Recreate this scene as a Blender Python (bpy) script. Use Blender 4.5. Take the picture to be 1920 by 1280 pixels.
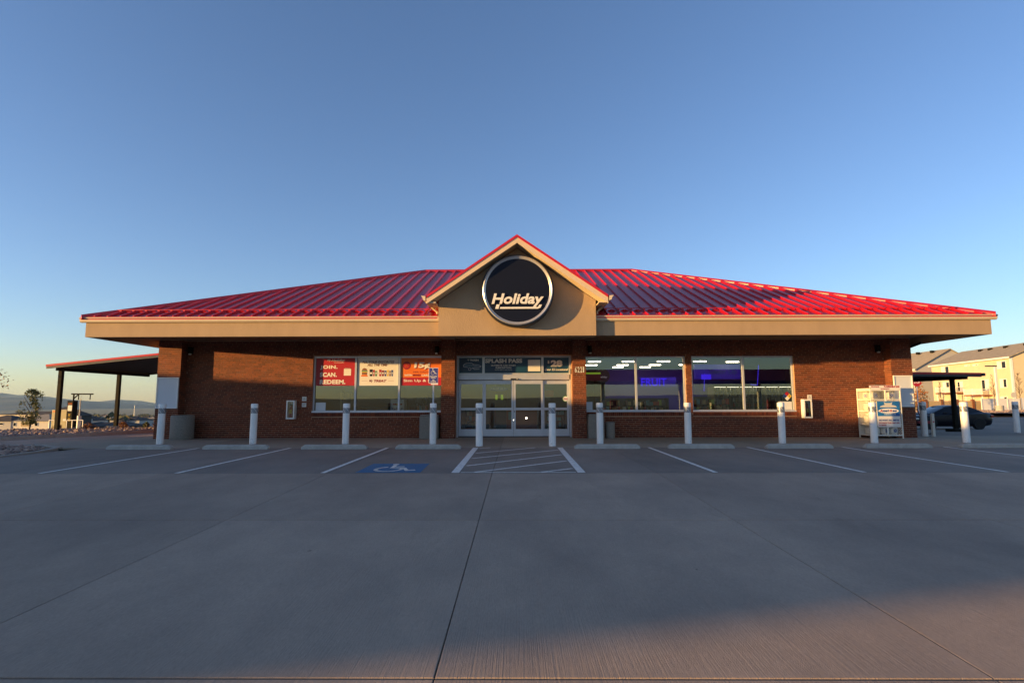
import bpy, math, random
from mathutils import Vector, Matrix, noise
rnd = random.Random(7)
S = bpy.context.scene
COL = S.collection
R = math.radians
for o in list(bpy.data.objects): bpy.data.objects.remove(o)

# ------------------------------------------------------------------ camera
cd = bpy.data.cameras.new('camera'); cam = bpy.data.objects.new('camera', cd); COL.objects.link(cam)
cd.sensor_width = 36; cd.lens = 19.69; cd.clip_start = .1; cd.clip_end = 60000
cam.matrix_world = Matrix.Translation((0, 0, 1.31)) @ Matrix.Rotation(R(.45), 4, 'Z') @ Matrix.Rotation(R(96.15), 4, 'X') @ Matrix.Rotation(R(-.135), 4, 'Z')
S.camera = cam

# ------------------------------------------------------------------ light
SUN = Vector((-.928*.9974, -.371*.9974, .0718)).normalized()     # towards the sun
w = bpy.data.worlds.new('World'); S.world = w; w.use_nodes = True
nt = w.node_tree; nt.nodes.clear()
sky = nt.nodes.new('ShaderNodeTexSky'); sky.sky_type = 'NISHITA'; sky.sun_disc = False
sky.sun_elevation = R(4.1); sky.sun_rotation = math.atan2(SUN.x, SUN.y)
sky.altitude = 1400; sky.air_density = 1.0; sky.dust_density = 1.0; sky.ozone_density = 1.9
wb = nt.nodes.new('ShaderNodeMix'); wb.data_type = 'RGBA'; wb.blend_type = 'MULTIPLY'; wb.inputs['Factor'].default_value = 1; wb.inputs['B'].default_value = (.925, .935, 1.14, 1)
bg = nt.nodes.new('ShaderNodeBackground'); bg.inputs['Strength'].default_value = .15
wo = nt.nodes.new('ShaderNodeOutputWorld')
nt.links.new(sky.outputs[0], wb.inputs['A']); nt.links.new(wb.outputs['Result'], bg.inputs[0]); nt.links.new(bg.outputs[0], wo.inputs[0])
sl = bpy.data.lights.new('sun', 'SUN'); sl.energy = 4.9; sl.angle = R(.53); sl.color = (1, .60, .20)
so = bpy.data.objects.new('sun', sl); COL.objects.link(so); so.rotation_euler = SUN.to_track_quat('Z', 'Y').to_euler()
so.location = (0, 0, 60)
S.view_settings.view_transform = 'Standard'; S.view_settings.look = 'None'
S.view_settings.gamma = 1; S.view_settings.use_curve_mapping = False
S.view_settings.exposure = 1.17

# ------------------------------------------------------------------ helpers
class MB:
    def __init__(s): s.v = []; s.f = []; s.m = []
    def face(s, pts, m=0):
        n = len(s.v); s.v += [tuple(p) for p in pts]; s.f.append(tuple(range(n, n+len(pts)))); s.m.append(m); return s
    def raw(s, v, f, m=0):
        n = len(s.v); s.v += [tuple(p) for p in v]; s.f += [tuple(i+n for i in q) for q in f]; s.m += [m]*len(f); return s
    def box(s, x0, x1, y0, y1, z0, z1, m=0, skip=''):
        v = [(x, y, z) for z in (z0, z1) for y in (y0, y1) for x in (x0, x1)]
        F = {'b': (0, 2, 3, 1), 't': (4, 5, 7, 6), 'f': (0, 1, 5, 4), 'k': (2, 6, 7, 3), 'l': (0, 4, 6, 2), 'r': (1, 3, 7, 5)}
        return s.raw(v, [q for k, q in F.items() if k not in skip], m)
    def prism(s, poly, axis, a, b, m=0):          # poly of 2-D points extruded along axis
        def P(p, t):
            return {'x': (t, p[0], p[1]), 'y': (p[0], t, p[1]), 'z': (p[0], p[1], t)}[axis]
        n = len(poly); v = [P(p, a) for p in poly]+[P(p, b) for p in poly]
        f = [tuple(range(n))[::-1], tuple(range(n, 2*n))]+[(i, (i+1) % n, n+(i+1) % n, n+i) for i in range(n)]
        return s.raw(v, f, m)
    def tube(s, p0, p1, r0, r1=None, n=10, m=0, caps=True):
        r1 = r0 if r1 is None else r1
        p0 = Vector(p0); p1 = Vector(p1); d = (p1-p0).normalized()
        u = d.orthogonal().normalized(); w_ = d.cross(u)
        v = []
        for p, r in ((p0, r0), (p1, r1)):
            for i in range(n):
                a = 2*math.pi*i/n; v.append(p+(u*math.cos(a)+w_*math.sin(a))*r)
        f = [(i, (i+1) % n, n+(i+1) % n, n+i) for i in range(n)]
        if caps: f += [tuple(range(n))[::-1], tuple(range(n, 2*n))]
        return s.raw(v, f, m)
    def lathe(s, prof, c=(0, 0, 0), n=24, m=0):
        v = []; k = len(prof)
        for i in range(n):
            a = 2*math.pi*i/n
            for r, z in prof: v.append((c[0]+r*math.cos(a), c[1]+r*math.sin(a), c[2]+z))
        f = [(i*k+j, ((i+1) % n)*k+j, ((i+1) % n)*k+j+1, i*k+j+1) for i in range(n) for j in range(k-1)]
        return s.raw(v, f, m)
    def build(s, name, mats, parent=None, kind=None, smooth=False, bevel=0):
        me = bpy.data.meshes.new(name); og = ORG.get(parent.name, (0, 0, 0)) if parent else (0, 0, 0)
        me.from_pydata([(a-og[0], b-og[1], c-og[2]) for a, b, c in s.v], [], s.f)
        if not isinstance(mats, (list, tuple)): mats = [mats]
        for q in mats: me.materials.append(q)
        if len(mats) > 1: me.polygons.foreach_set('material_index', s.m)
        me.validate(); me.update()
        import bmesh
        if bevel or smooth:
            bm = bmesh.new(); bm.from_mesh(me); bmesh.ops.remove_doubles(bm, verts=bm.verts, dist=1e-5)
            bmesh.ops.recalc_face_normals(bm, faces=bm.faces)
            if bevel: bmesh.ops.bevel(bm, geom=[e for e in bm.edges if e.is_manifold and e.calc_face_angle(0) > .6], offset=bevel, segments=2, profile=.6, affect='EDGES')
            bm.to_mesh(me); bm.free()
            if smooth:
                me.polygons.foreach_set('use_smooth', [True]*len(me.polygons))
                try: me.set_sharp_from_angle(angle=R(40))
                except Exception: pass
        o = bpy.data.objects.new(name, me); COL.objects.link(o)
        if parent: o.parent = parent; ORG[o.name] = og
        if kind: o['kind'] = kind
        return o
ORG = {}
def tag(o, label, cat, group=None):
    o['label'] = label; o['category'] = cat
    if group: o['group'] = group
    return o
def thing(name, loc, label=None, cat=None, group=None):
    o = bpy.data.objects.new(name, None); o.empty_display_size = .2; COL.objects.link(o); o.location = loc; ORG[o.name] = tuple(loc)
    if label: tag(o, label, cat, group)
    return o
def copy_tree(o, loc=None, label=None, group=None, parent=None):
    c = o.copy(); COL.objects.link(c)
    if parent: c.parent = parent
    if loc is not None: c.location = loc
    if label: c['label'] = label
    if group: c['group'] = group
    for ch in [x for x in KIDS.get(o.name, o.children)]: copy_tree(ch, parent=c)
    return c
KIDS = {}

def mat(name, col, rough=.7, metal=0., var=0., scale=6., bump=0., bscale=60., col2=None, spec=.5, coat=0., emit=None, estr=1., stretch=(1, 1, 1), island=0.):
    m = bpy.data.materials.new(name); m.use_nodes = True; t = m.node_tree; b = t.nodes['Principled BSDF']
    b.inputs['Base Color'].default_value = (*col, 1); b.inputs['Roughness'].default_value = rough
    b.inputs['Metallic'].default_value = metal; b.inputs['Specular IOR Level'].default_value = spec
    if coat: b.inputs['Coat Weight'].default_value = coat; b.inputs['Coat Roughness'].default_value = .08
    if emit: b.inputs['Emission Color'].default_value = (*emit, 1); b.inputs['Emission Strength'].default_value = estr
    N = t.nodes.new; L = t.links.new
    if var or bump or island:
        ge = N('ShaderNodeNewGeometry'); mp = N('ShaderNodeMapping'); mp.inputs['Scale'].default_value = stretch
        L(ge.outputs['Position'], mp.inputs[0])
    if var or island:
        c2 = col2 or tuple(max(0, c*(1-var)) for c in col); c1 = tuple(min(1, c*(1+var*.6)) for c in col) if not col2 else col
        mx = N('ShaderNodeMix'); mx.data_type = 'RGBA'; mx.inputs['A'].default_value = (*c1, 1); mx.inputs['B'].default_value = (*c2, 1)
        no = N('ShaderNodeTexNoise'); no.inputs['Scale'].default_value = scale; no.inputs['Detail'].default_value = 5; no.inputs['Roughness'].default_value = .65
        L(mp.outputs[0], no.inputs['Vector'])
        mr = N('ShaderNodeMapRange'); mr.inputs[1].default_value = .3; mr.inputs[2].default_value = .7; L(no.outputs['Fac'], mr.inputs[0])
        fac = mr.outputs[0]
        if island:
            oi = N('ShaderNodeObjectInfo'); ad = N('ShaderNodeMath'); ad.operation = 'ADD'; L(ge.outputs['Random Per Island'], ad.inputs[0]); L(oi.outputs['Random'], ad.inputs[1])
            fr = N('ShaderNodeMath'); fr.operation = 'FRACT'; L(ad.outputs[0], fr.inputs[0])
            mm = N('ShaderNodeMix'); mm.inputs[0].default_value = island; L(fac, mm.inputs['A']); L(fr.outputs[0], mm.inputs['B']); fac = mm.outputs[0]
        L(fac, mx.inputs['Factor']); L(mx.outputs['Result'], b.inputs['Base Color'])
    if bump:
        n2 = N('ShaderNodeTexNoise'); n2.inputs['Scale'].default_value = bscale; n2.inputs['Detail'].default_value = 4
        L(mp.outputs[0], n2.inputs['Vector']); bp = N('ShaderNodeBump'); bp.inputs['Strength'].default_value = bump; bp.inputs['Distance'].default_value = .01
        L(n2.outputs['Fac'], bp.inputs['Height']); L(bp.outputs[0], b.inputs['Normal'])
    return m

M = {}
M['brick'] = mat('brick', (.22, .046, .014), .85, var=.3, col2=(.085, .016, .006), scale=25, bump=.5, bscale=90, island=.75)
M['mortar'] = mat('mortar', (.40, .23, .14), .95, var=.25, scale=3, bump=.3)
M['stucco'] = mat('stucco', (.41, .285, .17), .9, var=.10, stretch=(1, 1, .35), scale=1.6, bump=.9, bscale=55)
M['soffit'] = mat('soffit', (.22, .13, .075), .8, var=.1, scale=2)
M['trim'] = mat('trim', (.66, .51, .33), .5, var=.06, scale=3)
M['gutter'] = mat('gutter_paint', (.68, .55, .38), .38, var=.06, scale=3)
M['roof'] = mat('red_roof_metal', (.50, .006, .012), .33, metal=.0, var=.2, scale=1.3, spec=.45, coat=.12, bump=.05, bscale=3, island=.25)
M['roofcap'] = mat('red_trim_metal', (.50, .007, .014), .35, var=.1, scale=2, coat=.1)
M['white'] = mat('white_sleeve', (.90, .88, .84), .42, var=.12, scale=3, stretch=(1, 1, .4))
def scuffs(m):
    t = m.node_tree; b = t.nodes['Principled BSDF']; N = t.nodes.new; L = t.links.new; src = b.inputs['Base Color'].links[0].from_socket
    ge = N('ShaderNodeNewGeometry'); se = N('ShaderNodeSeparateXYZ'); L(ge.outputs['Position'], se.inputs[0]); mr = N('ShaderNodeMapRange'); mr.inputs[1].default_value = .0; mr.inputs[2].default_value = .5; mr.inputs[3].default_value = .46; mr.inputs[4].default_value = .72; L(se.outputs[2], mr.inputs[0])
    no = N('ShaderNodeTexNoise'); no.inputs['Scale'].default_value = 22; no.inputs['Detail'].default_value = 6; no.inputs['Roughness'].default_value = .75; L(ge.outputs['Position'], no.inputs[0])
    gt = N('ShaderNodeMath'); gt.operation = 'SUBTRACT'; L(no.outputs['Fac'], gt.inputs[0]); L(mr.outputs[0], gt.inputs[1]); mu = N('ShaderNodeMath'); mu.operation = 'MULTIPLY'; mu.inputs[1].default_value = 5; mu.use_clamp = True; L(gt.outputs[0], mu.inputs[0])
    mx = N('ShaderNodeMix'); mx.data_type = 'RGBA'; mx.inputs['B'].default_value = (.34, .30, .26, 1); L(src, mx.inputs['A']); ml = N('ShaderNodeMath'); ml.operation = 'MULTIPLY'; ml.inputs[1].default_value = .6; L(mu.outputs[0], ml.inputs[0]); L(ml.outputs[0], mx.inputs['Factor']); L(mx.outputs['Result'], b.inputs['Base Color'])
scuffs(M['white'])
M['whitebrd'] = mat('white_board', (.68, .70, .74), .3, var=.03, scale=2)
M['alum'] = mat('aluminium_frame', (.56, .57, .62), .38, metal=.35, var=.08, scale=3)
M['black'] = mat('black_paint', (.012, .012, .014), .4)
M['dark'] = mat('dark_brown_steel', (.014, .012, .008), .8, var=.2, spec=.2)
M['darkmetal'] = mat('dark_deck', (.05, .05, .055), .45, metal=.4)
M['reflect'] = mat('reflective_band', (.22, .24, .27), .3, metal=.3)
M['stripew'] = mat('reflective_stripe', (.75, .75, .78), .3)
M['agg'] = mat('exposed_aggregate', (.27, .24, .2), .95, var=.45, scale=55, bump=.9, bscale=70)
M['kerb'] = mat('kerb_concrete', (.4, .35, .29), .9, var=.15, scale=4, bump=.4)
M['stop'] = mat('wheel_stop_concrete', (.42, .39, .34), .9, var=.2, scale=5, bump=.4)
M['joint'] = mat('joint_dark', (.035, .034, .034), .9)
M['paint'] = mat('road_paint_white', (.88, .80, .70), .7, var=.3, scale=14, bump=.2)
M['bluepaint'] = mat('road_paint_blue', (.02, .15, .27), .7, var=.2, scale=10)
M['rock'] = mat('river_rock', (.55, .38, .28), .85, var=.4, col2=(.17, .12, .10), scale=8, bump=.4, bscale=20, island=.7)
M['soil'] = mat('soil', (.16, .11, .08), .95, var=.35, scale=2, bump=.6, bscale=12)
M['dryground'] = mat('dry_ground', (.17, .13, .08), .95, var=.4, scale=.02, col2=(.07, .085, .045))
M['mount'] = mat('mountain', (.15, .13, .11), .95, var=.35, scale=.0016, col2=(.08, .085, .07))
M['navy'] = mat('navy_face', (.005, .007, .018), .5, spec=.2)
M['silver'] = mat('silver_ring', (.62, .60, .58), .28, metal=.6)
M['cream'] = mat('cream_letters', (.78, .73, .63), .4)
M['leaf'] = mat('leaf_green', (.09, .13, .025), .7, col2=(.17, .13, .03), var=.4, scale=3, island=.8)
M['leafred'] = mat('leaf_red', (.25, .07, .02), .7, col2=(.32, .16, .04), var=.4, scale=3, island=.8)
M['leafdark'] = mat('leaf_dark', (.035, .05, .02), .8, col2=(.09, .08, .03), var=.4, scale=.2, island=.7)
M['bark'] = mat('bark', (.12, .08, .055), .9, var=.3, scale=12)
M['red'] = mat('print_red', (.42, .008, .018), .45); M['darkred'] = mat('print_dark_red', (.25, .01, .02), .45)
M['orange'] = mat('print_orange', (.75, .17, .01), .45); M['pwhite'] = mat('print_white', (.8, .76, .7), .45)
M['pyellow'] = mat('print_yellow', (.75, .5, .06), .45); M['pblue'] = mat('print_blue', (.02, .06, .25), .45)
M['teal'] = mat('print_teal', (.006, .026, .085), .4, col2=(.008, .07, .13), var=.5, scale=.9)
M['pgreen'] = mat('print_green', (.04, .2, .03), .45); M['brown'] = mat('print_brown', (.22, .08, .03), .5)
M['signblue'] = mat('sign_blue', (.04, .045, .22), .35); M['yellow'] = mat('yellow', (.75, .55, .03), .5)
M['tan'] = mat('tan_siding', (.60, .50, .34), .85, var=.06, scale=1); M['greysid'] = mat('grey_siding', (.42, .40, .37), .85)
M['shingle'] = mat('shingle_tan', (.33, .28, .21), .95, var=.2, scale=1.5, bump=.5, bscale=8)
M['shingled'] = mat('shingle_dark', (.06, .05, .045), .95, var=.2, scale=1.5)
M['vinyl'] = mat('white_vinyl', (.76, .74, .70), .5); M['tanfence'] = mat('tan_block', (.45, .33, .18), .9, var=.15, scale=2, bump=.3)
M['offwhite'] = mat('off_white_wall', (.62, .55, .45), .8, var=.05); M['darkglass'] = mat('dark_glass', (.012, .014, .018), .08, spec=.35)
M['carpaint'] = mat('car_paint_black', (.003, .004, .010), .35, coat=.12, spec=.2); M['tyre'] = mat('rubber', (.012, .012, .012), .85)
M['rim'] = mat('dark_rim', (.03, .03, .032), .3, metal=.8); M['taillight'] = mat('tail_lens', (.35, .03, .01), .2, coat=1)
M['curt'] = mat('curtain_white', (.7, .68, .62), .8)
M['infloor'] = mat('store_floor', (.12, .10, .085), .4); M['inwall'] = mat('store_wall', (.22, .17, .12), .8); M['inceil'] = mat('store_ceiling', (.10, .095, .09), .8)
M['inglow'] = mat('store_wall_blue_glow', (.07, .05, .24), .7)  # blue glow on the back wall is put into its colour
M['shelf'] = mat('shelf_dark', (.04, .035, .03), .6); M['led'] = mat('led_strip', (.9, .85, .75), .5, emit=(1, .86, .66), estr=8)
M['coollamp'] = mat('cooler_lamp', (.9, .9, .8), .5, emit=(1, .92, .7), estr=1.6)
M['bluepanel'] = mat('lit_blue_panel', (.03, .02, .2), .5, emit=(.03, .015, .6), estr=.12)
M['blueled'] = mat('blue_neon', (.02, .01, .3), .5, emit=(.05, .02, 1.0), estr=.42)
M['limeled'] = mat('lime_light', (.3, .5, .02), .5, emit=(.5, .8, .05), estr=.14)
M['box'] = mat('tan_metal', (.42, .36, .2), .6, var=.06)
M['cage'] = mat('cage_white', (.8, .76, .66), .5); M['tank'] = mat('tank_steel', (.62, .58, .5), .45)
M['wood'] = mat('cabinet_wood', (.2, .05, .025), .6)

def glass(name, tint=(.8, .82, .8), boost=1.0, add=0.03):
    m = bpy.data.materials.new(name); m.use_nodes = True; t = m.node_tree; t.nodes.clear(); N = t.nodes.new; L = t.links.new
    out = N('ShaderNodeOutputMaterial'); mx = N('ShaderNodeMixShader'); tr = N('ShaderNodeBsdfTransparent'); gl = N('ShaderNodeBsdfGlossy')
    tr.inputs[0].default_value = (*tint, 1); gl.inputs['Roughness'].default_value = .0; gl.inputs['Color'].default_value = (.9, 1, .9, 1)
    fr = N('ShaderNodeFresnel'); fr.inputs[0].default_value = 1.52
    mu = N('ShaderNodeMath'); mu.operation = 'MULTIPLY_ADD'; mu.inputs[1].default_value = boost; mu.inputs[2].default_value = add; mu.use_clamp = True
    ge = N('ShaderNodeNewGeometry'); no = N('ShaderNodeTexNoise'); no.inputs['Scale'].default_value = .8; bp = N('ShaderNodeBump'); bp.inputs['Strength'].default_value = .03; bp.inputs['Distance'].default_value = .02
    L(ge.outputs['Position'], no.inputs['Vector']); L(no.outputs['Fac'], bp.inputs['Height']); L(bp.outputs[0], gl.inputs['Normal'])
    L(fr.outputs[0], mu.inputs[0]); L(mu.outputs[0], mx.inputs[0]); L(tr.outputs[0], mx.inputs[1]); L(gl.outputs[0], mx.inputs[2]); L(mx.outputs[0], out.inputs[0])
    return m
M['glass'] = glass('window_glass', (.72, .74, .7), 2.1, .06)
M['clear'] = glass('clear_plastic', (.9, .9, .9), 1, 0)

def concrete(name, c1, c2, broom, warm=(0, 0, 0)):
    m = bpy.data.materials.new(name); m.use_nodes = True; t = m.node_tree; b = t.nodes['Principled BSDF']; N = t.nodes.new; L = t.links.new
    b.inputs['Roughness'].default_value = .82; b.inputs['Specular IOR Level'].default_value = .35
    ge = N('ShaderNodeNewGeometry'); oi = N('ShaderNodeObjectInfo')
    def noise_(sc, st, det=6, ro=.6, off=0):
        mp = N('ShaderNodeMapping'); mp.inputs['Scale'].default_value = st; mp.inputs['Location'].default_value = (off, off*1.7, 0); L(ge.outputs['Position'], mp.inputs[0])
        n = N('ShaderNodeTexNoise'); n.inputs['Scale'].default_value = sc; n.inputs['Detail'].default_value = det; n.inputs['Roughness'].default_value = ro
        L(mp.outputs[0], n.inputs['Vector']); return n.outputs['Fac']
    def ramp(x, a, b_):
        r = N('ShaderNodeMapRange'); r.inputs[1].default_value = a; r.inputs[2].default_value = b_; L(x, r.inputs[0]); return r.outputs[0]
    mx = N('ShaderNodeMix'); mx.data_type = 'RGBA'; mx.inputs['A'].default_value = (*c1, 1); mx.inputs['B'].default_value = (*c2, 1)
    L(ramp(noise_(.45, (1, .55, 1), 7, .68), .34, .68), mx.inputs['Factor'])
    # slab to slab tone
    hv = N('ShaderNodeHueSaturation'); L(mx.outputs['Result'], hv.inputs['Color'])
    mr = N('ShaderNodeMapRange'); mr.inputs[3].default_value = .93; mr.inputs[4].default_value = 1.06; L(oi.outputs['Random'], mr.inputs[0]); L(mr.outputs[0], hv.inputs['Value'])
    # tyre scuffs and fine stains
    mul = N('ShaderNodeMix'); mul.data_type = 'RGBA'; mul.blend_type = 'MULTIPLY'; mul.inputs['B'].default_value = (.62, .60, .58, 1)
    L(hv.outputs[0], mul.inputs['A']); st = ramp(noise_(1.1, (1, .28, 1), 8, .75, 9), .60, .80)
    sc = N('ShaderNodeMath'); sc.operation = 'MULTIPLY'; sc.inputs[1].default_value = .75; L(st, sc.inputs[0]); L(sc.outputs[0], mul.inputs['Factor'])
    spk = N('ShaderNodeMix'); spk.data_type = 'RGBA'; spk.blend_type = 'MULTIPLY'; spk.inputs['B'].default_value = (.35, .33, .31, 1)
    L(mul.outputs['Result'], spk.inputs['A']); L(ramp(noise_(9, (1, .7, 1), 2, .5, 3), .79, .83), spk.inputs['Factor'])
    gr = N('ShaderNodeMix'); gr.data_type = 'RGBA'; gr.blend_type = 'OVERLAY'; gr.inputs['Factor'].default_value = .28
    L(spk.outputs['Result'], gr.inputs['A']); L(noise_(90, (1, .25, 1), 3, .7), gr.inputs['B'])
    L(gr.outputs['Result'], b.inputs['Base Color'])
    bp = N('ShaderNodeBump'); bp.inputs['Strength'].default_value = broom; bp.inputs['Distance'].default_value = .004
    ad = N('ShaderNodeMath'); ad.operation = 'ADD'
    L(noise_(1, (95, 1.3, 1), 3, .6), ad.inputs[0]); L(noise_(160, (1, 1, 1), 3, .6), ad.inputs[1]); L(ad.outputs[0], bp.inputs['Height']); L(bp.outputs[0], b.inputs['Normal'])
    return m
M['lot'] = concrete('lot_concrete', (.47, .345, .25), (.30, .225, .17), 1.8)
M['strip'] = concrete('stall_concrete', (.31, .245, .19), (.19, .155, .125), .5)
M['walk'] = concrete('walk_concrete', (.40, .32, .225), (.30, .245, .18), .4)

FONT = {}
def text(s, x0, x1, z0, z1, y, m, parent, name='lettering', bold=0., shear=0., depth=.002, spacing=1.0, flatz=None):
    c = bpy.data.curves.new('t', 'FONT'); c.body = s; c.size = 1; c.offset = bold; c.shear = shear; c.extrude = .5; c.space_character = spacing; c.resolution_u = 3
    c.space_line = .95; c.align_x = 'CENTER'
    o = bpy.data.objects.new('t', c); me = bpy.data.meshes.new_from_object(o); me.name = name
    bpy.data.objects.remove(o); bpy.data.curves.remove(c)
    xs = [v.co.x for v in me.vertices]; ys = [v.co.y for v in me.vertices]
    ax, bx, ay, by = min(xs), max(xs), min(ys), max(ys)
    og = ORG.get(parent.name, (0, 0, 0)) if parent else (0, 0, 0)
    for v in me.vertices:
        X = x0+(v.co.x-ax)/(bx-ax)*(x1-x0); Z = z0+(v.co.y-ay)/(by-ay)*(z1-z0)
        v.co = Vector((X, y-depth*(v.co.z+.5), Z))-Vector(og)
    me.materials.append(m); o = bpy.data.objects.new(name, me); COL.objects.link(o)
    if parent: o.parent = parent; ORG[o.name] = og
    return o
def strokes(lines, wd, T, parent, m, name, discs=()):
    b = MB()
    for ln in lines:
        for i in range(len(ln)-1):
            a = Vector(ln[i]); c = Vector(ln[i+1]); d = (c-a).normalized(); n = Vector((-d.y, d.x))*wd/2; e = d*wd*.35
            b.face([T(a-n-e), T(c-n+e), T(c+n+e), T(a+n-e)])
    for cx, cy, r in discs: b.face([T(Vector((cx+r*math.cos(2*math.pi*k/16), cy+r*math.sin(2*math.pi*k/16)))) for k in range(16)])
    return b.build(name, m, parent)
arc = lambda cx, cy, r, a0, a1, n=14: [(cx+r*math.cos(R(a0+(a1-a0)*k/n)), cy+r*math.sin(R(a0+(a1-a0)*k/n))) for k in range(n+1)]
WHEEL = [arc(.42, .34, .24, 115, 380), [(.42, .78), (.44, .47), (.68, .47), (.80, .2), (.92, .24)], [(.43, .62), (.62, .62)]]

# ------------------------------------------------------------------ terrain
def lotz(x, y):
    if y > 16.38: return 0.
    if y > 10.9: return -.007*(16.38-y)
    if y > -10: return -.037-.026*(10.9-y)
    return -.58
def sstep(a, b, x):
    t = max(0, min(1, (x-a)/(b-a))); return t*t*(3-2*t)
def paved(x, y):
    z = lotz(x, y)
    if x > 14.6 and y > 18: z -= .42*sstep(22, 36, y)-.42*sstep(60, 80, y)
    return z
def crest(x): return 26+(x+20)*.5 if x > -24 else 24
def leftz(x, y):
    d = y-crest(x)
    if d < 0: return .13
    z = .13-.24*min(d, 13) if d < 13 else -3.0-(d-13)*.036
    if y > 140: z = -6.6-(y-140)*.031
    if y > 250: z = -10-(y-250)*.024
    if y > 900: z = -25.6-(y-900)*.0155
    return max(z, -62)
def terr(x, y):
    if y < 30: 
        zl = -.62 if y < 20 else leftz(x, y)-.1
        r = math.hypot(x, y); return (zl if x < 0 else -.62)+ (0 if r < 500 else (noise.noise(Vector((x*.0006, y*.0006, 3)))+.25)*min(1, (r-500)/4000)*60)
    k = sstep(-12, 12, x); zr = -.12-.5*(1-sstep(60, 78, y))
    if y > 180: zr -= (y-180)*.02; zr = max(zr, -25)
    return (leftz(x, y)-.12)*(1-k)+zr*k
g = MB(); rad = [0]; r = 8.
while r < 12500: rad.append(r); r *= 1.13
NA = 160; idx = []
for i, r in enumerate(rad):
    for j in range(NA):
        a = 2*math.pi*j/NA; x, y = r*math.cos(a), r*math.sin(a)
        z = terr(x, y)
        if x > -30 and y < 31 and r < 90: z = -.8
        if x > -14 and y < 84 and r < 125: z = -1.2
        g.v.append((x, y, z))
for i in range(len(rad)-1):
    for j in range(NA):
        g.f.append((i*NA+j, (i+1)*NA+j, (i+1)*NA+(j+1) % NA, i*NA+(j+1) % NA)); g.m.append(0)
ground = g.build('ground', M['dryground'], kind='structure', smooth=True)

# hills and mountains (ridge strips with real depth)
def ridge(name, prof, Y, depth, base, m, seed):
    b = MB(); n = len(prof); rows = 9; V = []
    for k in range(rows):
        t = k/(rows-1)
        for (u, y) in prof:
            hz = (752.5-y+ (u-960)*-.0024*-1*0)/1050*Y
            f = (t/.55) if t < .55 else max(0, 1-(t-.55)/.45*.9)
            f = f**.85 if t < .55 else f
            yy = Y-depth*.55+t*depth; x = (u-966)/1050*Y*(1+.0*t)
            nz = noise.fractal(Vector((x*.0012, yy*.0012, seed)), 1, 2, 5)
            z = base+(hz-base)*f + (nz*.10*(hz-base)*(1-abs(f-.5)) if 0 < f < .99 else 0)
            V.append((x, yy, z))
    F = [(k*n+i, k*n+i+1, (k+1)*n+i+1, (k+1)*n+i) for k in range(rows-1) for i in range(n-1)]
    b.raw(V, F); o = b.build(name, m, kind='structure', smooth=True); return o
def interp(pts, step=14):
    out = []; x = pts[0][0]
    while x <= pts[-1][0]:
        for a, c in zip(pts, pts[1:]):
            if a[0] <= x <= c[0]:
                t = (x-a[0])/(c[0]-a[0]); y = a[1]+(c[1]-a[1])*t; break
        out.append((x, y+noise.noise(Vector((x*.05, y*.01, 0)))*.9)); x += step
    return out
ridge('near_mountain', interp([(-1500, 700), (-700, 712), (-300, 730), (0, 741), (25, 739), (75, 743), (100, 743), (120, 745), (160, 749), (200, 753), (228, 757), (250, 763), (300, 765), (700, 765), (1300, 764)], 10), 6500, 3400, -64, M['mount'], 1)
ridge('far_mountain', interp([(-1500, 722), (-300, 735), (-20, 733), (10, 731), (30, 737), (45, 735), (80, 739), (110, 744), (180, 751), (205, 748), (228, 745), (250, 747), (270, 753), (292, 759), (420, 748), (700, 751), (960, 740), (1300, 744), (1700, 735), (2400, 730)], 10), 9300, 2200, -64, M['mount'], 4)

# pavement base sheet under the slabs (dark in the joints) and plain concrete beyond the slabs
def sheet(name, xs, ys, dz, m, cond=lambda x, y: True, parent=None, kind='structure'):
    b = MB(); nx = len(xs)
    for y in ys:
        for x in xs: b.v.append((x, y, paved(x, y)+dz))
    for j in range(len(ys)-1):
        for i in range(nx-1):
            if cond((xs[i]+xs[i+1])/2, (ys[j]+ys[j+1])/2):
                b.f.append((j*nx+i, j*nx+i+1, (j+1)*nx+i+1, (j+1)*nx+i)); b.m.append(0)
    return b.build(name, m, parent, kind)
JX = [-.47+3.135*k for k in range(-4, 11)]      # -13 .. 30.9
JX[0] = -12.62
JY = [-8.0, -4.22, -.44, 3.33, 7.1, 10.87, 16.36]
lot = sheet('parking_lot', [-12.62+.5*i for i in range(88)], [-8.1, -4.2, -.4, 3.3, 7.1, 10.9, 13.6, 16.38, 20.93], -.03, M['joint'])
def slab(x0, x1, y0, y1, m, name, parent, gp=.004, gy=.011):
    b = MB(); V = []
    xs = [x0+gp, x1-gp]; ys = [y0+gy, y1-gy]
    a = [(x, y, lotz(x, y)) for y in ys for x in xs]; c = [(x, y, z-.028) for x, y, z in a]
    e = .004; t = [(x+(e if i % 2 == 0 else -e), y+(e if i < 2 else -e), z) for i, (x, y, z) in enumerate(a)]
    mid = [(x, y, z-.004) for x, y, z in a]
    V = t+mid+c
    F = [(0, 1, 3, 2), (4, 5, 1, 0), (5, 7, 3, 1), (7, 6, 2, 3), (6, 4, 0, 2), (8, 9, 5, 4), (9, 11, 7, 5), (11, 10, 6, 7), (10, 8, 4, 6)]
    b.raw(V, F); return b.build(name, m, parent)
for j in range(len(JY)-1):
    for i in range(len(JX)-1):
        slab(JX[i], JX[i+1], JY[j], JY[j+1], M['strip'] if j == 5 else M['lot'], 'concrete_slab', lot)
walk = sheet('sidewalk', [-13.6, 0, 14.9], [16.38, 20.93], -.034, M['joint'])
WX = [-15.6]+[-.47+3.135*k/2 for k in range(-9, 23)]
for i in range(len(WX)-1): slab(WX[i], WX[i+1], 16.37, 21.5, M['walk'], 'paving_slab', walk)
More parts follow.
